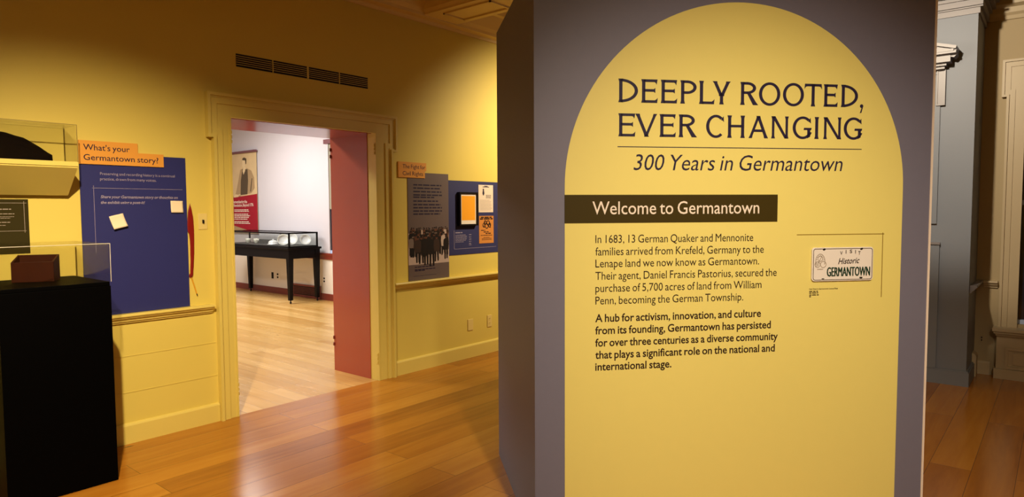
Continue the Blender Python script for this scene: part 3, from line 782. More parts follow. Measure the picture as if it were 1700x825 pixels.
# ================================================================== WALL SHELF with cover and dark object
SX1, SY0, SZ = 1.305, 4.215, 1.716
sh = thing('wall_shelf', (.9, WY, 1.53), 'yellow wall shelf with a sloping underside above the dark label', 'shelf')
bm = BM(); box(bm, (.40, SY0, SZ-.026), (SX1, WY, SZ)); obj('shelf_board', bm, 'yellow_trim', sh, bevel=.002)
bm = BM(); sweep_x(bm, [(WY, SZ-.026), (SY0+.006, SZ-.026), (SY0+.006, SZ-.034), (WY-.035, 1.533), (WY, 1.533)], .405, SX1-.004); obj('apron', bm, 'yellow_trim', sh)
clear_cover('acrylic_cover', .42, SX1-.001, SY0+.004, WY-.003, SZ, 1.920, 'clear acrylic box cover on the yellow wall shelf', em='shelf_edge')
# low dark domed object
ha, hb_, hc = 4.315, .085, SZ
prof = [(.66, .0), (.70, .078), (.76, .120), (.82, .142), (.88, .152), (.95, .150), (1.00, .143), (1.04, .130), (1.075, .122), (1.115, .098), (1.15, .075), (1.185, .048), (1.205, .036), (1.207, .0)]
bm = BM(); N_ = 14; rows = []
for i in range(N_+1):
    s = -1+2*i/N_; k = (1-abs(s)**3)**.5 if abs(s) < 1 else 0.0
    k = max(k, .12)
    rows.append([bm.verts.new((.93+(x-.93)*(.45+.55*k), ha+s*hb_, hc+z*k+.0004)) for x, z in prof])
for a, b in zip(rows, rows[1:]):
    for j in range(len(prof)-1): bm.faces.new((a[j], a[j+1], b[j+1], b[j]))
    bm.faces.new((a[-1], a[0], b[0], b[-1]))
bm.faces.new(rows[0]); bm.faces.new(rows[-1])
solo('dark_artifact', bm, 'felt', 'low dark domed artifact lying in the clear box on the wall shelf', 'artifact', (.93, ha, SZ), smooth=False)

# ================================================================== WALL GRAPHICS, left
def wrow(bm, s, xa, ya, xb, yb, cap, off, bold=0, slant=0):
    p, q = wl(xa, ya), wl(xb, yb); z = (p[1]+q[1])/2
    put_text(bm, s, p[0], q[0], z, cap, W, off, bold, slant)
# dark olive label
lab = thing('object_label', (.75, WY, 1.211), 'dark olive text label on the wall below the shelf', 'label')
bm = BM(); rect(bm, .40, 1.211, 1.116, 1.5105, W, 0, .004); obj('label_board', bm, 'olive', lab)
bm = BM()
r = wl(39, 336.5)[0]; zt = wl(20, 337)[1]; zb = wl(20, 383.5)[1]
rect(bm, .45, zt-.001, r+.012, zt+.001, W, .004, .0045); rect(bm, .45, zb-.001, r+.008, zb+.001, W, .004, .0045); rect(bm, r-.001, zb-.01, r+.001, zt+.01, W, .004, .0045)
obj('label_rule', bm, 'sketch', lab)
bm = BM()
for x1, y, h in ((18, 348, .008), (23.5, 355.5, .006), (23, 360, .004), (17, 362.5, .004), (16.5, 369.5, .006), (9, 374.5, .004)):
    p = wl(x1, y); blur_rows(bm, .52, p[0], p[1], h*.6, W, .0042)
obj('label_lettering', bm, 'sketch', lab)

# indigo story panel
st = thing('story_panel', (1.68, WY, .813), "indigo wall panel with the orange heading What's your Germantown story?", 'wall panel')
bm = BM(); rect(bm, 1.372, .8135, 1.982, 1.787, W, .001, .006); obj('panel_board', bm, 'navy', st)
bm = BM()
prism(bm, [(1.371, 1.72), (1.843, 1.72), (1.843, 1.800), (1.692, 1.800), (1.692, 1.858), (1.371, 1.858)], W, .004, .014)
tg = obj('title_tag', bm, 'orange', st, label='stepped orange heading tag')
bm = BM()
wrow(bm, "What's your", 136.8, 248.6, 213.8, 253.0, .0335, .0146, .006)
wrow(bm, 'Germantown story?', 137.4, 266.0, 261.4, 270.8, .0335, .0146, .006)
obj('tag_lettering', bm, 'ink', tg, label="dark lettering reading What's your Germantown story?")
bm = BM()
wrow(bm, 'Preserving and recording history is a continual', 165.5, 290.0, 289.5, 295.0, .0165, .0066, .0)
wrow(bm, 'practice, drawn from many voices.', 165.5, 299.0, 259, 302.0, .0165, .0066, .0)
obj('panel_lettering', bm, 'inkpale', st); bm = BM()
wrow(bm, 'Share your Germantown story or thoughts on', 166.5, 328.5, 294.5, 330.5, .0165, .0066, .02, .2)
wrow(bm, 'the exhibit using a post-it!', 166.8, 337.8, 240, 338.8, .0165, .0066, .02, .2)
obj('panel_lettering', bm, 'inkpale', st, label='bold slanted pale lilac text')
bm = BM()
a, b = wl(152, 312), wl(302, 315); z = (a[1]+b[1])/2; rect(bm, a[0], z-.001, b[0], z+.001, W, .006, .0066)
a, b = wl(154.5, 308), wl(159, 420); rect(bm, a[0]-.001, b[1], a[0]+.001, a[1], W, .006, .0066)
obj('panel_rule', bm, 'inkpale', st)

# two sticky notes, curling off the panel
def sticky(cx_, cz_, sz, rot, label, curl):
    bm = BM(); n = 8; g = []
    for i in range(n+1):
        row = []
        for j in range(n+1):
            u, v = i/n-.5, j/n-.5
            x = cx_+(u*math.cos(rot)-v*math.sin(rot))*sz; z = cz_+(u*math.sin(rot)+v*math.cos(rot))*sz
            row.append((x, z, .0065+curl*(.5-v)**2*sz))
        g.append(row)
    F = [[bm.verts.new(W(a, b, o+.003)) for a, b, o in r] for r in g]; B_ = [[bm.verts.new(W(a, b, o)) for a, b, o in r] for r in g]
    for i in range(n):
        for j in range(n):
            bm.faces.new((F[i][j], F[i+1][j], F[i+1][j+1], F[i][j+1])); bm.faces.new((B_[i][j], B_[i][j+1], B_[i+1][j+1], B_[i+1][j]))
    for i in range(n):
        for a, b in (((i, 0), (i+1, 0)), ((i+1, n), (i, n)), ((0, i+1), (0, i)), ((n, i), (n, i+1))):
            bm.faces.new((F[a[0]][a[1]], F[b[0]][b[1]], B_[b[0]][b[1]], B_[a[0]][a[1]]))
    return solo('sticky_note', bm, 'note', label, 'sticky note', W(cx_, cz_, 0), group='sticky notes on the indigo panel', smooth=True)
p = wl(195, 367.3); sticky(p[0], p[1], .080, math.radians(14), 'tilted cream sticky note in the middle of the indigo panel', .25)
p = wl(292.5, 343.2); sticky(p[0], p[1], .076, math.radians(-1), 'straight cream sticky note at the right edge of the indigo panel', .12)

# ribbon and pencil hanging beside the panel
def wp(x, y): return wl(x, y)
rb = [(314.3, 337.5), (317.0, 347), (319.6, 362), (320.9, 381), (321.3, 401), (321.2, 421), (320.3, 440), (319.4, 456), (317.4, 461), (313.6, 460.5), (313.2, 455.5), (315.0, 454), (315.4, 430), (314.6, 401), (313.2, 389), (310.6, 384), (309.9, 372), (310.8, 352)]
bm = BM(); prism(bm, [wp(*q) for q in rb], W, .004, .012)
solo('ribbon', bm, 'ribbon', 'dark red ribbon hanging down the right edge of the indigo panel', 'ribbon', W(*wp(316, 338), 0), bevel=.003)
pa, pb = wp(316.4, 459), wp(327.3, 491.5)
d = Vector((pb[0]-pa[0], pb[1]-pa[1]))
pen = thing('pencil', W(*pb, .006), 'yellow pencil hanging at the end of the red ribbon', 'pencil')
def PT(k): return W(pa[0]+d.x*k, pa[1]+d.y*k, .008)
bm = BM(); tube(bm, [PT(.02), PT(.86)], .0042, 6); obj('shaft', bm, 'pencil', pen)
bm = BM(); tube(bm, [PT(.86), PT(.97)], .0032, 6); obj('tip', bm, 'graphite', pen, label='dark pencil tip')
bm = BM(); tube(bm, [PT(-.06), PT(.03)], .0048, 8); obj('ferrule', bm, 'graphite', pen)

# switch and outlets on the yellow wall
def wall_plate(name, x0, z0, x1, z1, mp, label, cat, kind, m_='plastic', group=None, thin=.006):
    o = mp((x0+x1)/2, z0, 0); t_ = thing(name, o, label, cat, group)
    bm = BM(); rect(bm, x0, z0, x1, z1, mp, 0, thin); obj('cover_plate', bm, m_, t_, bevel=.002)
    cx_, cz_ = (x0+x1)/2, (z0+z1)/2; w_, h_ = abs(x1-x0), z1-z0
    if kind == 'switch':
        bm = BM(); rect(bm, cx_-.005, cz_-.012, cx_+.005, cz_+.012, mp, thin, thin+.012); obj('toggle', bm, 'dark', t_, bevel=.002, label='dark toggle')
    elif kind == 'outlet':
        for s in (-1, 1):
            bm = BM(); prism(bm, ell(cx_, cz_+s*h_*.19, w_*.24, h_*.13, 16), mp, thin, thin+.0015); so = obj('socket', bm, m_ if m_ == 'plastic' else 'dark', t_)
            bm = BM()
            for k in (-1, 1): rect(bm, cx_+k*w_*.09-.0012, cz_+s*h_*.19-.003, cx_+k*w_*.09+.0012, cz_+s*h_*.19+.007, mp, thin+.0015, thin+.002)
            obj('slot', bm, 'dark', so)
    elif kind == 'gang':
        bm = BM(); rect(bm, cx_-w_*.28, cz_-h_*.38, cx_+w_*.28, cz_+h_*.38, mp, thin, thin+.002); obj('insert', bm, 'dark', t_)
    return t_
a, b = wl(329.3, 381), wl(343, 354.5); wall_plate('light_switch', a[0], a[1], b[0], b[1], W, 'yellow light switch plate with dark toggle beside the doorway', 'light switch', 'switch')
a, b = wl(776.3, 549.2), wl(784.8, 529); wall_plate('blank_plate', a[0], a[1], b[0], b[1], W, 'blank wall plate low on the yellow wall, nearer the doorway', 'wall plate', 'none')
a, b = wl(808.7, 543), wl(815.8, 522); wall_plate('power_outlet', a[0], a[1], b[0], b[1], W, 'power outlet low on the yellow wall beside the freestanding panel', 'outlet', 'outlet')

# long air grille above the doorway
gx0, gx1, gz0, gz1 = 2.352, 3.480, 2.439, 2.527
gr = thing('air_grille', ((gx0+gx1)/2, WY, gz0), 'long dark slatted air grille above the doorway', 'air vent')
bm = BM(); rect(bm, gx0, gz0, gx1, gz1, W, 0, .003); obj('duct_opening', bm, 'dark', gr)
bm = BM()
for i in range(1, 6):
    z = gz0+(gz1-gz0)*i/6.0; rect(bm, gx0, z-.0016, gx1, z+.0016, W, .002, .007)
obj('slats', bm, 'yellow_trim', gr)
gm = wl(510, 108)[0]
for x, wd in ((wl(452, 100)[0], .006), (gm, .014), (wl(562.5, 118)[0], .006)):
    bm = BM(); rect(bm, x-wd/2, gz0, x+wd/2, gz1, W, .002, .009); obj('mullion', bm, 'yellow_trim', gr)

# ================================================================== WALL GRAPHICS, right of the doorway
gp = thing('civil_rights_panel', (4.14, WY, .832), 'tall grey wall panel with a photograph of a crowd, right of the doorway', 'wall panel')
G0, G1, GB, GT = 3.893, 4.394, .8135, 1.775
bm = BM(); rect(bm, G0, GB, G1, GT, W, .001, .005); obj('panel_board', bm, 'greylab', gp)
bm = BM(); prism(bm, [(3.785, 1.727), (4.094, 1.727), (4.094, 1.79), (4.111, 1.79), (4.111, 1.862), (3.785, 1.862)], W, .003, .012); tg = obj('title_tag', bm, 'orange', gp, label='orange heading tag')
bm = BM()
wrow(bm, 'The Fight for', 667, 279.3, 704.5, 281.2, .035, .0126, .0); wrow(bm, 'Civil Rights', 667, 290.6, 701, 292.3, .035, .0126, .0)
obj('tag_lettering', bm, 'ink', tg, label='dark lettering reading The Fight for Civil Rights')
bm = BM()
for x1, y in ((732, 307.8), (729.5, 313.2), (732, 319), (733, 324.6), (722, 328.4), (726.5, 334.8), (731, 340.8), (733, 346), (733, 351.5), (730, 356.6)):
    a, b = wl(685.5, y), wl(x1, y); blur_rows(bm, a[0], b[0], a[1], .012, W, .0052)
obj('panel_lettering', bm, 'ink', gp); bm = BM()
for x1, y in ((720.5, 441.5), (722, 445.5), (705, 449)):
    a, b = wl(688, y+2), wl(x1, y); blur_rows(bm, a[0], b[0], b[1], .008, W, .0052)
a = wl(686, 459); rect(bm, a[0], a[1], a[0]+.28, a[1]+.002, W, .005, .0055, 0)
obj('panel_lettering', bm, 'ink', gp)
# printed crowd: pale road, rows of dark walkers
bm = BM(); zr0, zr1 = wl(700, 434)[1], wl(700, 379)[1]
rect(bm, G0, .955, G1, 1.235, W, .005, .0053, 4)
lay = .0054
def walker(x, zf, h, mi, coat=None):
    global lay
    o = lay; lay += .00003
    h *= .80; zf += h*.20; hw = h*.13
    x = min(max(x, G0+hw*1.3+.002), G1-hw*1.3-.002)
    stride = random.uniform(.03, .09)*h
    prism(bm, [(x-hw*.8, zf+h*.48), (x-hw*.1, zf+h*.48), (x-stride+.01*h, zf), (x-stride-.05*h, zf)], W, o, o+.0002, mi)
    prism(bm, [(x+hw*.1, zf+h*.48), (x+hw*.8, zf+h*.48), (x+stride+.05*h, zf+.02*h), (x+stride-.01*h, zf+.02*h)], W, o, o+.0002, mi)
    c = mi if coat is None else coat
    prism(bm, [(x-hw*1.05, zf+h*.38), (x+hw*1.05, zf+h*.38), (x+hw*1.25, zf+h*.62), (x+hw*1.1, zf+h*.80), (x+hw*.4, zf+h*.86), (x-hw*.4, zf+h*.86), (x-hw*1.1, zf+h*.80), (x-hw*1.25, zf+h*.62)], W, o, o+.0003, c)
    prism(bm, ell(x, zf+h*.92, h*.055, h*.075, 10), W, o+.0001, o+.0004, random.choice((2, 5, 5, 1)))
    prism(bm, ell(x, zf+h*.955, h*.06, h*.048, 10), W, o+.0002, o+.0005, 0)
zt = wl(700, 378)[1]
for row, (n, dz, h) in enumerate(((22, .0, .16), (18, -.03, .20), (14, -.06, .24))):
    for i in range(n):
        hh = h*random.uniform(.9, 1.08)
        walker(G0+.015+(G1-G0-.03)*(i+.5)/n+random.uniform(-.01, .01), zt+dz-hh*random.uniform(.92, 1.0), hh, random.choice((0, 0, 1, 0, 5)), random.choice((None, None, 1, 0, None, None, 5)))
for fx, dz, h, c in ((.10, -.05, .25, 1), (.30, -.055, .32, 0), (.42, -.045, .35, 0), (.22, -.06, .30, 1), (.56, -.05, .36, 0), (.68, -.06, .30, 1), (.86, -.03, .27, 3), (.95, -.06, .28, 0), (.05, -.06, .22, 2)):
    walker(G0+(G1-G0)*fx, zt+dz-h, h, 0, c)
# white banners carried above the heads
for fx, w_ in ((.86, .035), (.30, .02)): rect(bm, G0+(G1-G0)*fx, zt-.06, G0+(G1-G0)*fx+w_, zt-.02, W, lay, lay+.0003, 3)
obj('crowd_print', bm, ['p1', 'p2', 'p3', 'p4', 'p5', 'p6'], gp, label='black and white photograph of a marching crowd')

nv = thing('navy_panel', (4.8, WY, 1.014), 'wide navy wall panel carrying the framed orange print and two flyers', 'wall panel')
V0, V1, VB, VT = 4.394, 5.62, 1.0145, 1.720
bm = BM(); rect(bm, V0, VB, V1, VT, W, .001, .005); obj('panel_board', bm, 'navy2', nv)
bm = BM()
a, b = wl(753.2, 382.5), wl(753.5, 413.6); c = wl(823, 408.6)
rect(bm, a[0]-.002, b[1], a[0]+.002, a[1], W, .005, .0058); rect(bm, a[0], b[1]-.0015, c[0], b[1]+.0015, W, .005, .0058)
obj('panel_rule', bm, 'inkpale', nv)
bm = BM()
a, b = wl(755.5, 387.4), wl(767, 387.4); blur_rows(bm, a[0], b[0], a[1], .010, W, .0052)
for x1, y in ((773, 391), (774.5, 393.3), (774.5, 395.6), (774, 398), (772.5, 400.2), (769, 402.5)):
    a, b = wl(755.5, y), wl(x1, y); blur_rows(bm, a[0], b[0], a[1], .005, W, .0052)
obj('panel_lettering', bm, 'inkpale', nv); bm = BM()
for y in (390, 394, 397.5, 401, 404.5, 407):
    a, b = wl(778, y), wl(781.8, y); blur_rows(bm, a[0], b[0], a[1], .006, W, .0052)
obj('panel_lettering', bm, 'inkpale', nv, label='pale lilac lines of text')

# framed orange print
f0, f1 = wl(758.8, 375), wl(788.8, 319)
fr = thing('framed_print', W((f0[0]+f1[0])/2, f0[1], .005), 'black framed plain orange print on the navy panel', 'framed picture')
x0, x1, z0, z1 = f0[0], f1[0], f0[1], f1[1]-.003
bm = BM()
strip(bm, [(x0, z0), (x0, z1), (x1, z1), (x1, z0), (x0, z0)], 0, .016, W, .005, .042)
obj('frame', bm, 'framewood', fr)
bm = BM(); rect(bm, x0+.012, z0+.012, x1-.012, z1-.012, W, .005, .030); obj('mount', bm, 'mount', fr, label='cream mount')
bm = BM(); rect(bm, x0+.034, z0+.052, x1-.034, z1-.036, W, .030, .0306)
obj('print', bm, 'orangeart', fr, label='plain orange sheet')

# flyers
a, b = wl(793.8, 352.5), wl(817.6, 306.3)
fl = thing('paper_flyer', W((a[0]+b[0])/2, a[1], .005), 'cream paper flyer at the top of the navy panel', 'flyer')
x0, x1, z0, z1 = a[0], b[0], a[1], b[1]-.008
bm = BM(); rect(bm, x0, z0, x1, z1, W, .0045, .007); obj('sheet', bm, 'paper', fl)
bm = BM(); X_ = lambda k: x0+(x1-x0)*k; Z_ = lambda k: z0+(z1-z0)*k
for k0, k1, kz in ((.40, .62, .955), (.28, .72, .925)): rect(bm, X_(k0), Z_(kz)-.003, X_(k1), Z_(kz)+.004, W, .007, .0074)
prism(bm, ell(X_(.33), Z_(.83), .010, .010, 10), W, .007, .0074); prism(bm, [(X_(.26), Z_(.68)), (X_(.40), Z_(.68)), (X_(.37), Z_(.80)), (X_(.29), Z_(.80))], W, .007, .0074)
prism(bm, [(X_(.29), Z_(.62)), (X_(.36), Z_(.62)), (X_(.39), Z_(.69)), (X_(.28), Z_(.69))], W, .007, .0074)
for k in range(4): blur_rows(bm, X_(.50), X_(.85), Z_(.62-.035*k), .004, W, .0072)
obj('flyer_lettering', bm, 'ink', fl)
bm = BM()
for k in range(9): blur_rows(bm, X_(.10), X_(random.uniform(.75, .92)), Z_(.44-.045*k), .0035, W, .0072)
obj('flyer_lettering', bm, 'sketch', fl, label='fine grey rows of text')
a, b = wl(794.8, 404.6), wl(818.4, 357.2)
fl = thing('paper_flyer', W((a[0]+b[0])/2, a[1], .005), 'orange paper flyer with dark print at the bottom of the navy panel', 'flyer')
x0, x1, z0, z1 = a[0], b[0], a[1]+.002, b[1]-.006
bm = BM(); rect(bm, x0, z0, x1, z1, W, .0045, .007); obj('sheet', bm, 'flyer', fl)
bm = BM()
for k0, k1, kz, hh in ((.12, .88, .925, .012), (.06, .94, .865, .014)): blur_rows(bm, X_(k0), X_(k1), Z_(kz), hh, W, .0072)
for c_, e_ in (((.42, .76), (.022, .022)), ((.62, .74), (.026, .026)), ((.34, .66), (.024, .024)), ((.52, .63), (.026, .028)), ((.72, .66), (.020, .026))):
    ring2(bm, X_(c_[0]), Z_(c_[1]), e_[0], e_[1], .009, W, .007, .0075, 16)
line2(bm, (X_(.30), Z_(.58)), (X_(.42), Z_(.80)), .010, W, .007, .0076); line2(bm, (X_(.70), Z_(.80)), (X_(.78), Z_(.56)), .010, W, .007, .0076)
for k0, k1, kz, hh in ((.12, .42, .46, .008), (.30, .66, .40, .008), (.44, .82, .34, .010), (.10, .92, .28, .006), (.30, .70, .20, .005), (.18, .85, .16, .004), (.18, .85, .12, .004)): blur_rows(bm, X_(k0), X_(k1), Z_(kz), hh, W, .0072)
obj('flyer_lettering', bm, 'ink2', fl)

# ================================================================== FAR ROOM: display table, dishes, banner, outlets
DX0, DX1, DY0, DY1 = 5.60, 6.20, 9.13, 11.32
dc = thing('display_table', ((DX0+DX1)/2, (DY0+DY1)/2, 0), 'black glass-topped display table on tapered legs in the white room', 'display case')
bm = BM(); box(bm, (DX0+.03, DY0+.03, .70), (DX1-.03, DY1-.03, .84)); obj('apron', bm, 'blackwood', dc)
bm = BM(); box(bm, (DX0, DY0, .84), (DX1, DY1, .875)); obj('table_top', bm, 'blackwood', dc, bevel=.006)
bm = BM(); box(bm, (DX0+.05, DY0+.05, .875), (DX1-.05, DY1-.05, .895)); obj('lining', bm, 'caseliner', dc, label='grey display deck')
for x, sx in ((DX0+.02, 1), (DX1-.02, -1)):
    for y, sy in ((DY0+.02, 1), (DY1-.02, -1)):
        bm = BM(); tw, bw = .085, .055
        P = [bm.verts.new((x+sx*a*tw, y+sy*b*tw, .84)) for a, b in ((0, 0), (1, 0), (1, 1), (0, 1))]+[bm.verts.new((x+sx*(a*bw+.012), y+sy*(b*bw+.012), .055)) for a, b in ((0, 0), (1, 0), (1, 1), (0, 1))]
        for f in ((0, 1, 2, 3), (4, 5, 6, 7), (0, 1, 5, 4), (1, 2, 6, 5), (2, 3, 7, 6), (3, 0, 4, 7)): bm.faces.new([P[i] for i in f])
        lg = obj('leg', bm, 'blackwood', dc)
        bm = BM(); c = (x+sx*.04, y+sy*.04, 0); lathe(bm, [(.006, 0), (.014, .006), (.016, .02), (.010, .035), (.008, .056)], c, 14); obj('caster', bm, 'dark', lg)
GZ = 1.108
bm = BM(); e = .022
for x in (DX0+.04, DX1-.04-e):
    for y in (DY0+.04, DY1-.04-e, (DY0+DY1)/2): 
        if y != (DY0+DY1)/2 or x > 6: box(bm, (x, y, .875), (x+e, y+e, GZ))
for z0, z1 in ((GZ-e, GZ), (.875, .892)):
    for x in (DX0+.04, DX1-.04-e): box(bm, (x, DY0+.04, z0), (x+e, DY1-.04, z1))
    for y in (DY0+.04, DY1-.04-e): box(bm, (DX0+.04, y, z0), (DX1-.04, y+e, z1))
obj('glazing_frame', bm, 'blackwood', dc)
for a, b in (((DX0+.05, DY0+.05, .89), (DX0+.056, DY1-.05, GZ-.01)), ((DX1-.056, DY0+.05, .89), (DX1-.05, DY1-.05, GZ-.01)), ((DX0+.05, DY0+.05, .89), (DX1-.05, DY0+.056, GZ-.01)), ((DX0+.05, DY1-.056, .89), (DX1-.05, DY1-.05, GZ-.01)), ((DX0+.05, DY0+.05, GZ-.012), (DX1-.05, DY1-.05, GZ-.006))):
    bm = BM(); box(bm, a, b); obj('pane', bm, 'glass', dc)
bm = BM(); box(bm, (DX1-.09, DY0-.07, .862), (DX1-.06, DY0+.01, .874)); obj('handle', bm, 'blackwood', dc)
bm = BM(); box(bm, (6.02, 10.15, .896), (6.10, 10.9, .955)); solo('display_block', bm, 'caseliner', 'low grey riser block lying in the black display table', 'riser', (6.06, 10.5, .896))

DZ = .8955
def at_deck(x, y): return hit(x, y, Vector((0, 0, DZ)), Vector((0, 0, 1)))
def cup(p, r, h, label, rot=0.0):
    c = thing('china_cup', p, label, 'cup', 'creamware cups in the display table')
    bm = BM(); lathe(bm, [(r*.5, 0), (r*.55, .006), (r*.85, h*.3), (r, h*.7), (r*1.02, h), (r*.94, h), (r*.9, h*.7), (r*.75, h*.3), (r*.3, h*.12)], p, 24); obj('bowl', bm, 'creamware', c, smooth=True)
    bm = BM(); v = Vector((math.cos(rot), math.sin(rot), 0))
    tube(bm, [p+v*(r*.95)+Vector((0, 0, h*.8)), p+v*(r*1.5)+Vector((0, 0, h*.75)), p+v*(r*1.6)+Vector((0, 0, h*.45)), p+v*(r*.92)+Vector((0, 0, h*.3))], .006, 8); obj('handle', bm, 'creamware', c, smooth=True)
    return c
cup(Vector((5.93, 10.93, DZ)), .045, .075, 'small cream cup farther along the display table', PI/2)
cup(Vector((5.90, 10.60, DZ)), .045, .08, 'small cream cup nearer the white plates in the display table', -PI/2)
def plate_on(p, r, tilt, yaw, label, name='china_plate'):
    c = thing(name, p, label, 'plate', 'white plates in the display table')
    bm = BM(); n = 40
    prof = [(0.0001, .004), (r*.55, .004), (r*.62, .008), (r*.7, .016), (r*.97, .024), (r, .026), (r*.99, .021), (r*.7, .010), (r*.6, .0), (0.0001, .0)]
    lathe(bm, prof, (0, 0, 0), n)
    rotm = Matrix.Translation(p+Vector((0, 0, r*abs(math.sin(tilt))+.001))) @ Matrix.Rotation(yaw, 4, 'Z') @ Matrix.Rotation(tilt, 4, 'Y')
    bmesh.ops.transform(bm, matrix=rotm, verts=bm.verts)
    obj('dish', bm, 'china', c, smooth=True)
    bm = BM(); ringv = []
    for k in range(24): 
        a = 2*PI*k/24; box(bm, (r*.84*math.cos(a)-.006, r*.84*math.sin(a)-.006, .0215), (r*.84*math.cos(a)+.006, r*.84*math.sin(a)+.006, .0235))
    bmesh.ops.transform(bm, matrix=rotm, verts=bm.verts)
    obj('rim_beads', bm, 'creamware', c)
    return c
plate_on(Vector((5.775, 9.55, DZ)), .092, math.radians(-72), math.radians(58), 'white plate standing left of the corner post of the display table')
plate_on(Vector((5.915, 9.53, DZ)), .096, math.radians(-68), math.radians(46), 'white plate standing just behind the corner post of the display table')
plate_on(Vector((6.065, 9.385, DZ)), .088, math.radians(-68), math.radians(66), 'white plate standing rightmost in the display table')
p = Vector((5.78, 9.86, DZ)); c = thing('china_bowl', p, 'low white covered bowl among the plates in the display table', 'bowl')
bm = BM(); lathe(bm, [(.05, 0), (.09, .006), (.095, .014), (.07, .02), (.075, .045), (.06, .065), (.03, .076)], p, 28); obj('dish', bm, 'china', c, smooth=True)
bm = BM(); lathe(bm, [(.008, .074), (.014, .084), (.010, .094)], p, 14); obj('knob', bm, 'china', c, smooth=True)

# hanging banner
bn = thing('hanging_banner', (FX-.03, 11.7, 1.06), 'tall portrait banner with a crimson lower half on the white wall', 'banner')
B0, B1, BB, BT = 11.145, 12.42, 1.04, 2.515
bo = lambda a, b, o: Vector((FX-.02-o, a, b))
bm = BM(); rect(bm, B0, BB, B1, BT, bo, 0, .004); obj('banner_cloth', bm, 'banner', bn)
zA, zB = 1.755, 1.755-.063*(B1-B0)
bm = BM(); prism(bm, [(B0, BB), (B1-.0, BB+.20), (B1, zB), (B0, zA)], bo, .004, .006); obj('crimson_field', bm, 'crimson', bn, label='crimson lower half')
bm = BM(); prism(bm, [(B0+.0, BB), (B1, BB), (B1, BB+.20)], bo, .006, .007); obj('corner_print', bm, 'bannerdark', bn)
bm = BM(); tube(bm, [(FX-.04, B0-.03, BT+.01), (FX-.04, B1+.05, BT+.01)], .022, 10); obj('banner_rod', bm, 'rod', bn)
# standing man in a long coat, three-quarter view
def bp(x, y): return fw(x, y)
bm = BM()
def poly(pts, mi, o): prism(bm, [bp(*q) for q in pts], bo, o, o+.001, mi)
poly([(411, 279), (419, 283), (424, 295), (425, 312), (419, 321), (413, 322), (411, 300)], 1, .0042)      # open coat, right
poly([(401, 282), (407, 279), (404, 300), (402, 322), (393, 324), (397, 305)], 1, .0042)                   # coat, left
poly([(404.5, 281), (413, 281), (414, 300), (413, 322.5), (401.5, 324), (402, 300)], 0, .0046)             # dark waistcoat
poly([(406.5, 277), (410, 277), (409, 284), (406.5, 290), (405, 284)], 2, .0052)                           # shirt front
poly([(404.5, 266), (406, 263.5), (409, 264), (410, 268), (409.5, 275), (407, 278), (404.5, 276)], 2, .0054)   # face
poly([(404.2, 266), (405, 262.5), (408, 261.5), (411, 263.5), (411, 272), (409.8, 273), (409.2, 266.5)], 0, .0058)  # hair
poly([(390, 326), (394, 322.5), (399, 324), (398, 327), (391, 328)], 2, .0060)                             # hand
poly([(420, 296), (421.2, 296), (419, 318), (417.5, 318)], 0, .0062)
poly([(385, 326), (402, 324.5), (402, 327), (385, 329)], 1, .0044)
obj('portrait_print', bm, ['bannercoat', 'bannerdark', 'bannerskin'], bn, label='printed portrait of a standing man in a long coat')
bm = BM()
def frow(s, xa, ya, xb, yb, cap, bold=0.02):
    a, b = fw(xa, ya), fw(xb, yb); put_text(bm, s, a[0], b[0], a[1], cap, bo, .0075, bold, 0, b[1])
frow('Remembering the', 389, 337.5, 412.5, 337.0, .055)
frow('Revolution, Beyond 1776', 390.5, 343.3, 423, 342.0, .05)
obj('banner_lettering', bm, 'inkwhite', bn, label='cream banner heading'); bm = BM()
for x0_, x1_, y in ((391.5, 415.5, 349.2), (391.5, 415.5, 351.6), (391.5, 415, 356.2), (391.5, 417.5, 358.8), (391.5, 415.5, 361.4), (391.5, 413, 364.3), (391.5, 415.5, 368.5), (391.5, 417.5, 371)):
    a, b = fw(x0_, y), fw(x1_, y); blur_rows(bm, a[0], b[0], a[1], .016, bo, .0075)
obj('banner_lettering', bm, 'inkwhite', bn, label='cream lettering on the crimson field')

# outlets and floor-level vent on the white wall
a, b = fw(450.2, 463.5), fw(456.0, 450.5); wall_plate('wall_plate', a[0], a[1], b[0], b[1], FWM, 'dark wall plate under the display table, left of the outlet', 'wall plate', 'gang', 'cream')
a, b = fw(458.8, 463.8), fw(464.2, 451.5); wall_plate('power_outlet', a[0], a[1], b[0], b[1], FWM, 'white power outlet under the display table between its legs', 'outlet', 'outlet', 'cream')
a, b = fw(536.4, 470.5), fw(541.2, 458.5); wall_plate('power_outlet', a[0], a[1], b[0], b[1], FWM, 'white power outlet beside the right rear leg of the display table', 'outlet', 'outlet', 'cream')
a, b = fw(490, 488), fw(532.5, 473)
vt = thing('floor_register', (FX-.02, (a[0]+b[0])/2, .02), 'dark red heating vent in the baseboard behind the display table', 'air vent')
y0, y1 = min(a[0], b[0]), max(a[0], b[0]); vo = lambda a, b, o: Vector((FX-.015-o, a, b))
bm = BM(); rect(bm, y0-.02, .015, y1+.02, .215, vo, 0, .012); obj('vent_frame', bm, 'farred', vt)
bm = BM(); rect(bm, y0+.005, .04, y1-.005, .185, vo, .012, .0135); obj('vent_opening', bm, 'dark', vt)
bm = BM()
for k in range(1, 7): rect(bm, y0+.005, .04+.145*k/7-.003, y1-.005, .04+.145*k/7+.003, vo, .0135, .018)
obj('slats', bm, 'farred', vt)

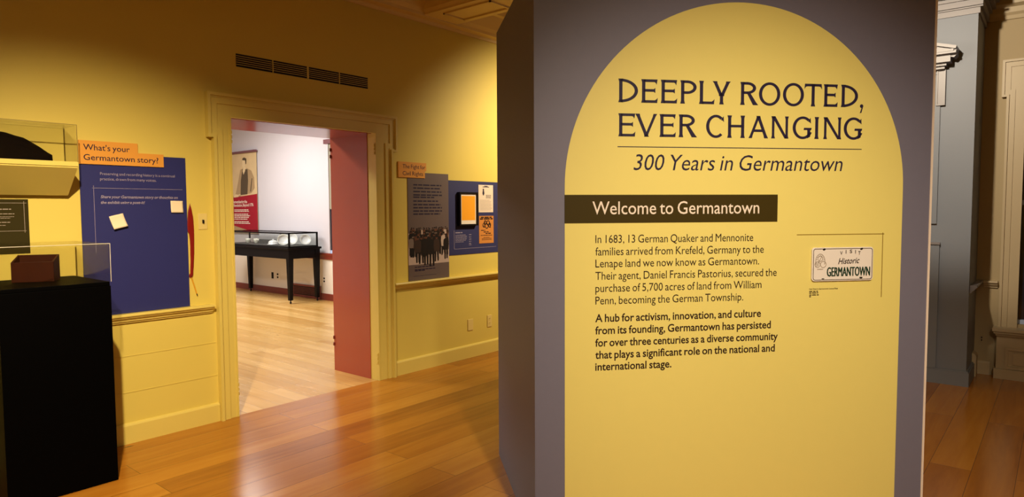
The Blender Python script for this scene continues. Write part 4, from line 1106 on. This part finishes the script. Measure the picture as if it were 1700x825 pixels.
# ================================================================== HEARTH: overmantel with pediment, surround
mt = thing('overmantel', (CX, (CY0+CY1)/2, 1.31), 'pedimented grey overmantel on the blue-grey chimney breast', 'overmantel')
yc = (CY0+CY1)/2
pe = .672; pw = yc-pe                     # pediment tip
def sym(bm, half, z0, z1, p0, p1): box(bm, (CX-p1, yc-half, z0), (CX-p0, yc+half, z1))
bm = BM()
slope = .30
for (d0, d1, p) in ((0, .022, .20), (.022, .05, .17), (.05, .075, .13)):
    for s in (-1, 1):
        prism(bm, [(yc+s*pw, 2.690-d0), (yc, 2.690+slope*pw-d0), (yc, 2.690+slope*pw-d1), (yc+s*(pw-d1*.3), 2.690-d1)], CM, 0, p)
prism(bm, [(yc-pw*.96, 2.625), (yc+pw*.96, 2.625), (yc, 2.625+slope*pw)], CM, 0, .05)
obj('pediment', bm, 'hearth_trim', mt)
bm = BM()
sym(bm, pw-.005, 2.640, 2.655, 0, .185); sym(bm, pw-.02, 2.655, 2.672, 0, .19); sym(bm, pw-.045, 2.585, 2.640, 0, .14); sym(bm, pw-.075, 2.565, 2.585, 0, .10); sym(bm, pw-.09, 2.545, 2.565, 0, .07)
obj('cornice', bm, 'hearth_trim', mt)
for s in (-1, 1):
    bm = BM(); y = yc+s*(pw-.115)
    rect(bm, y-.03, 2.262, y+.03, 2.545, CM, 0, .022); 
    strip(bm, [(y-.03, 2.262), (y-.03, 2.545), (y+.03, 2.545), (y+.03, 2.262), (y-.03, 2.262)], 0, .008, CM, .022, .032)
    obj('console', bm, 'hearth_trim', mt)
bm = BM(); h_ = yc-.79
strip(bm, [(yc-h_, 1.31), (yc-h_, 2.545), (yc+h_, 2.545), (yc+h_, 1.31), (yc-h_, 1.31)], 0, .03, CM, 0, .018)
strip(bm, [(yc-h_+.03, 1.34), (yc-h_+.03, 2.515), (yc+h_-.03, 2.515), (yc+h_-.03, 1.34), (yc-h_+.03, 1.34)], 0, .06, CM, 0, .010)
obj('panel_frame', bm, 'blue_grey', mt)
sr = thing('fire_surround', (CX, yc, .125), 'plain grey fireplace surround on the blue-grey chimney breast', 'fireplace')
bm = BM(); h_ = yc-.764
for s in (-1, 1): box(bm, (CX-.02, yc+s*h_, .124), (CX-.001, yc+s*(h_-.14), 1.0))
box(bm, (CX-.02, yc-h_, 1.0), (CX-.001, yc+h_, 1.14)); obj('surround', bm, 'blue_grey', sr)
bm = BM(); box(bm, (CX-.03, yc-h_-.004, 1.14), (CX-.001, yc+h_+.004, 1.158)); obj('capping', bm, 'hearth_trim', sr)
bm = BM(); box(bm, (CX-.01, yc-h_+.14, .124), (CX-.002, yc+h_-.14, 1.0)); obj('fire_opening', bm, 'dark', sr)
a, b = fw(1627.5, 567.5, RX), fw(1632, 556.5, RX)
wall_plate('power_outlet', a[0], a[1], b[0], b[1], RWM, 'tan power outlet low on the wall between hearth and window', 'outlet', 'outlet', 'tan')
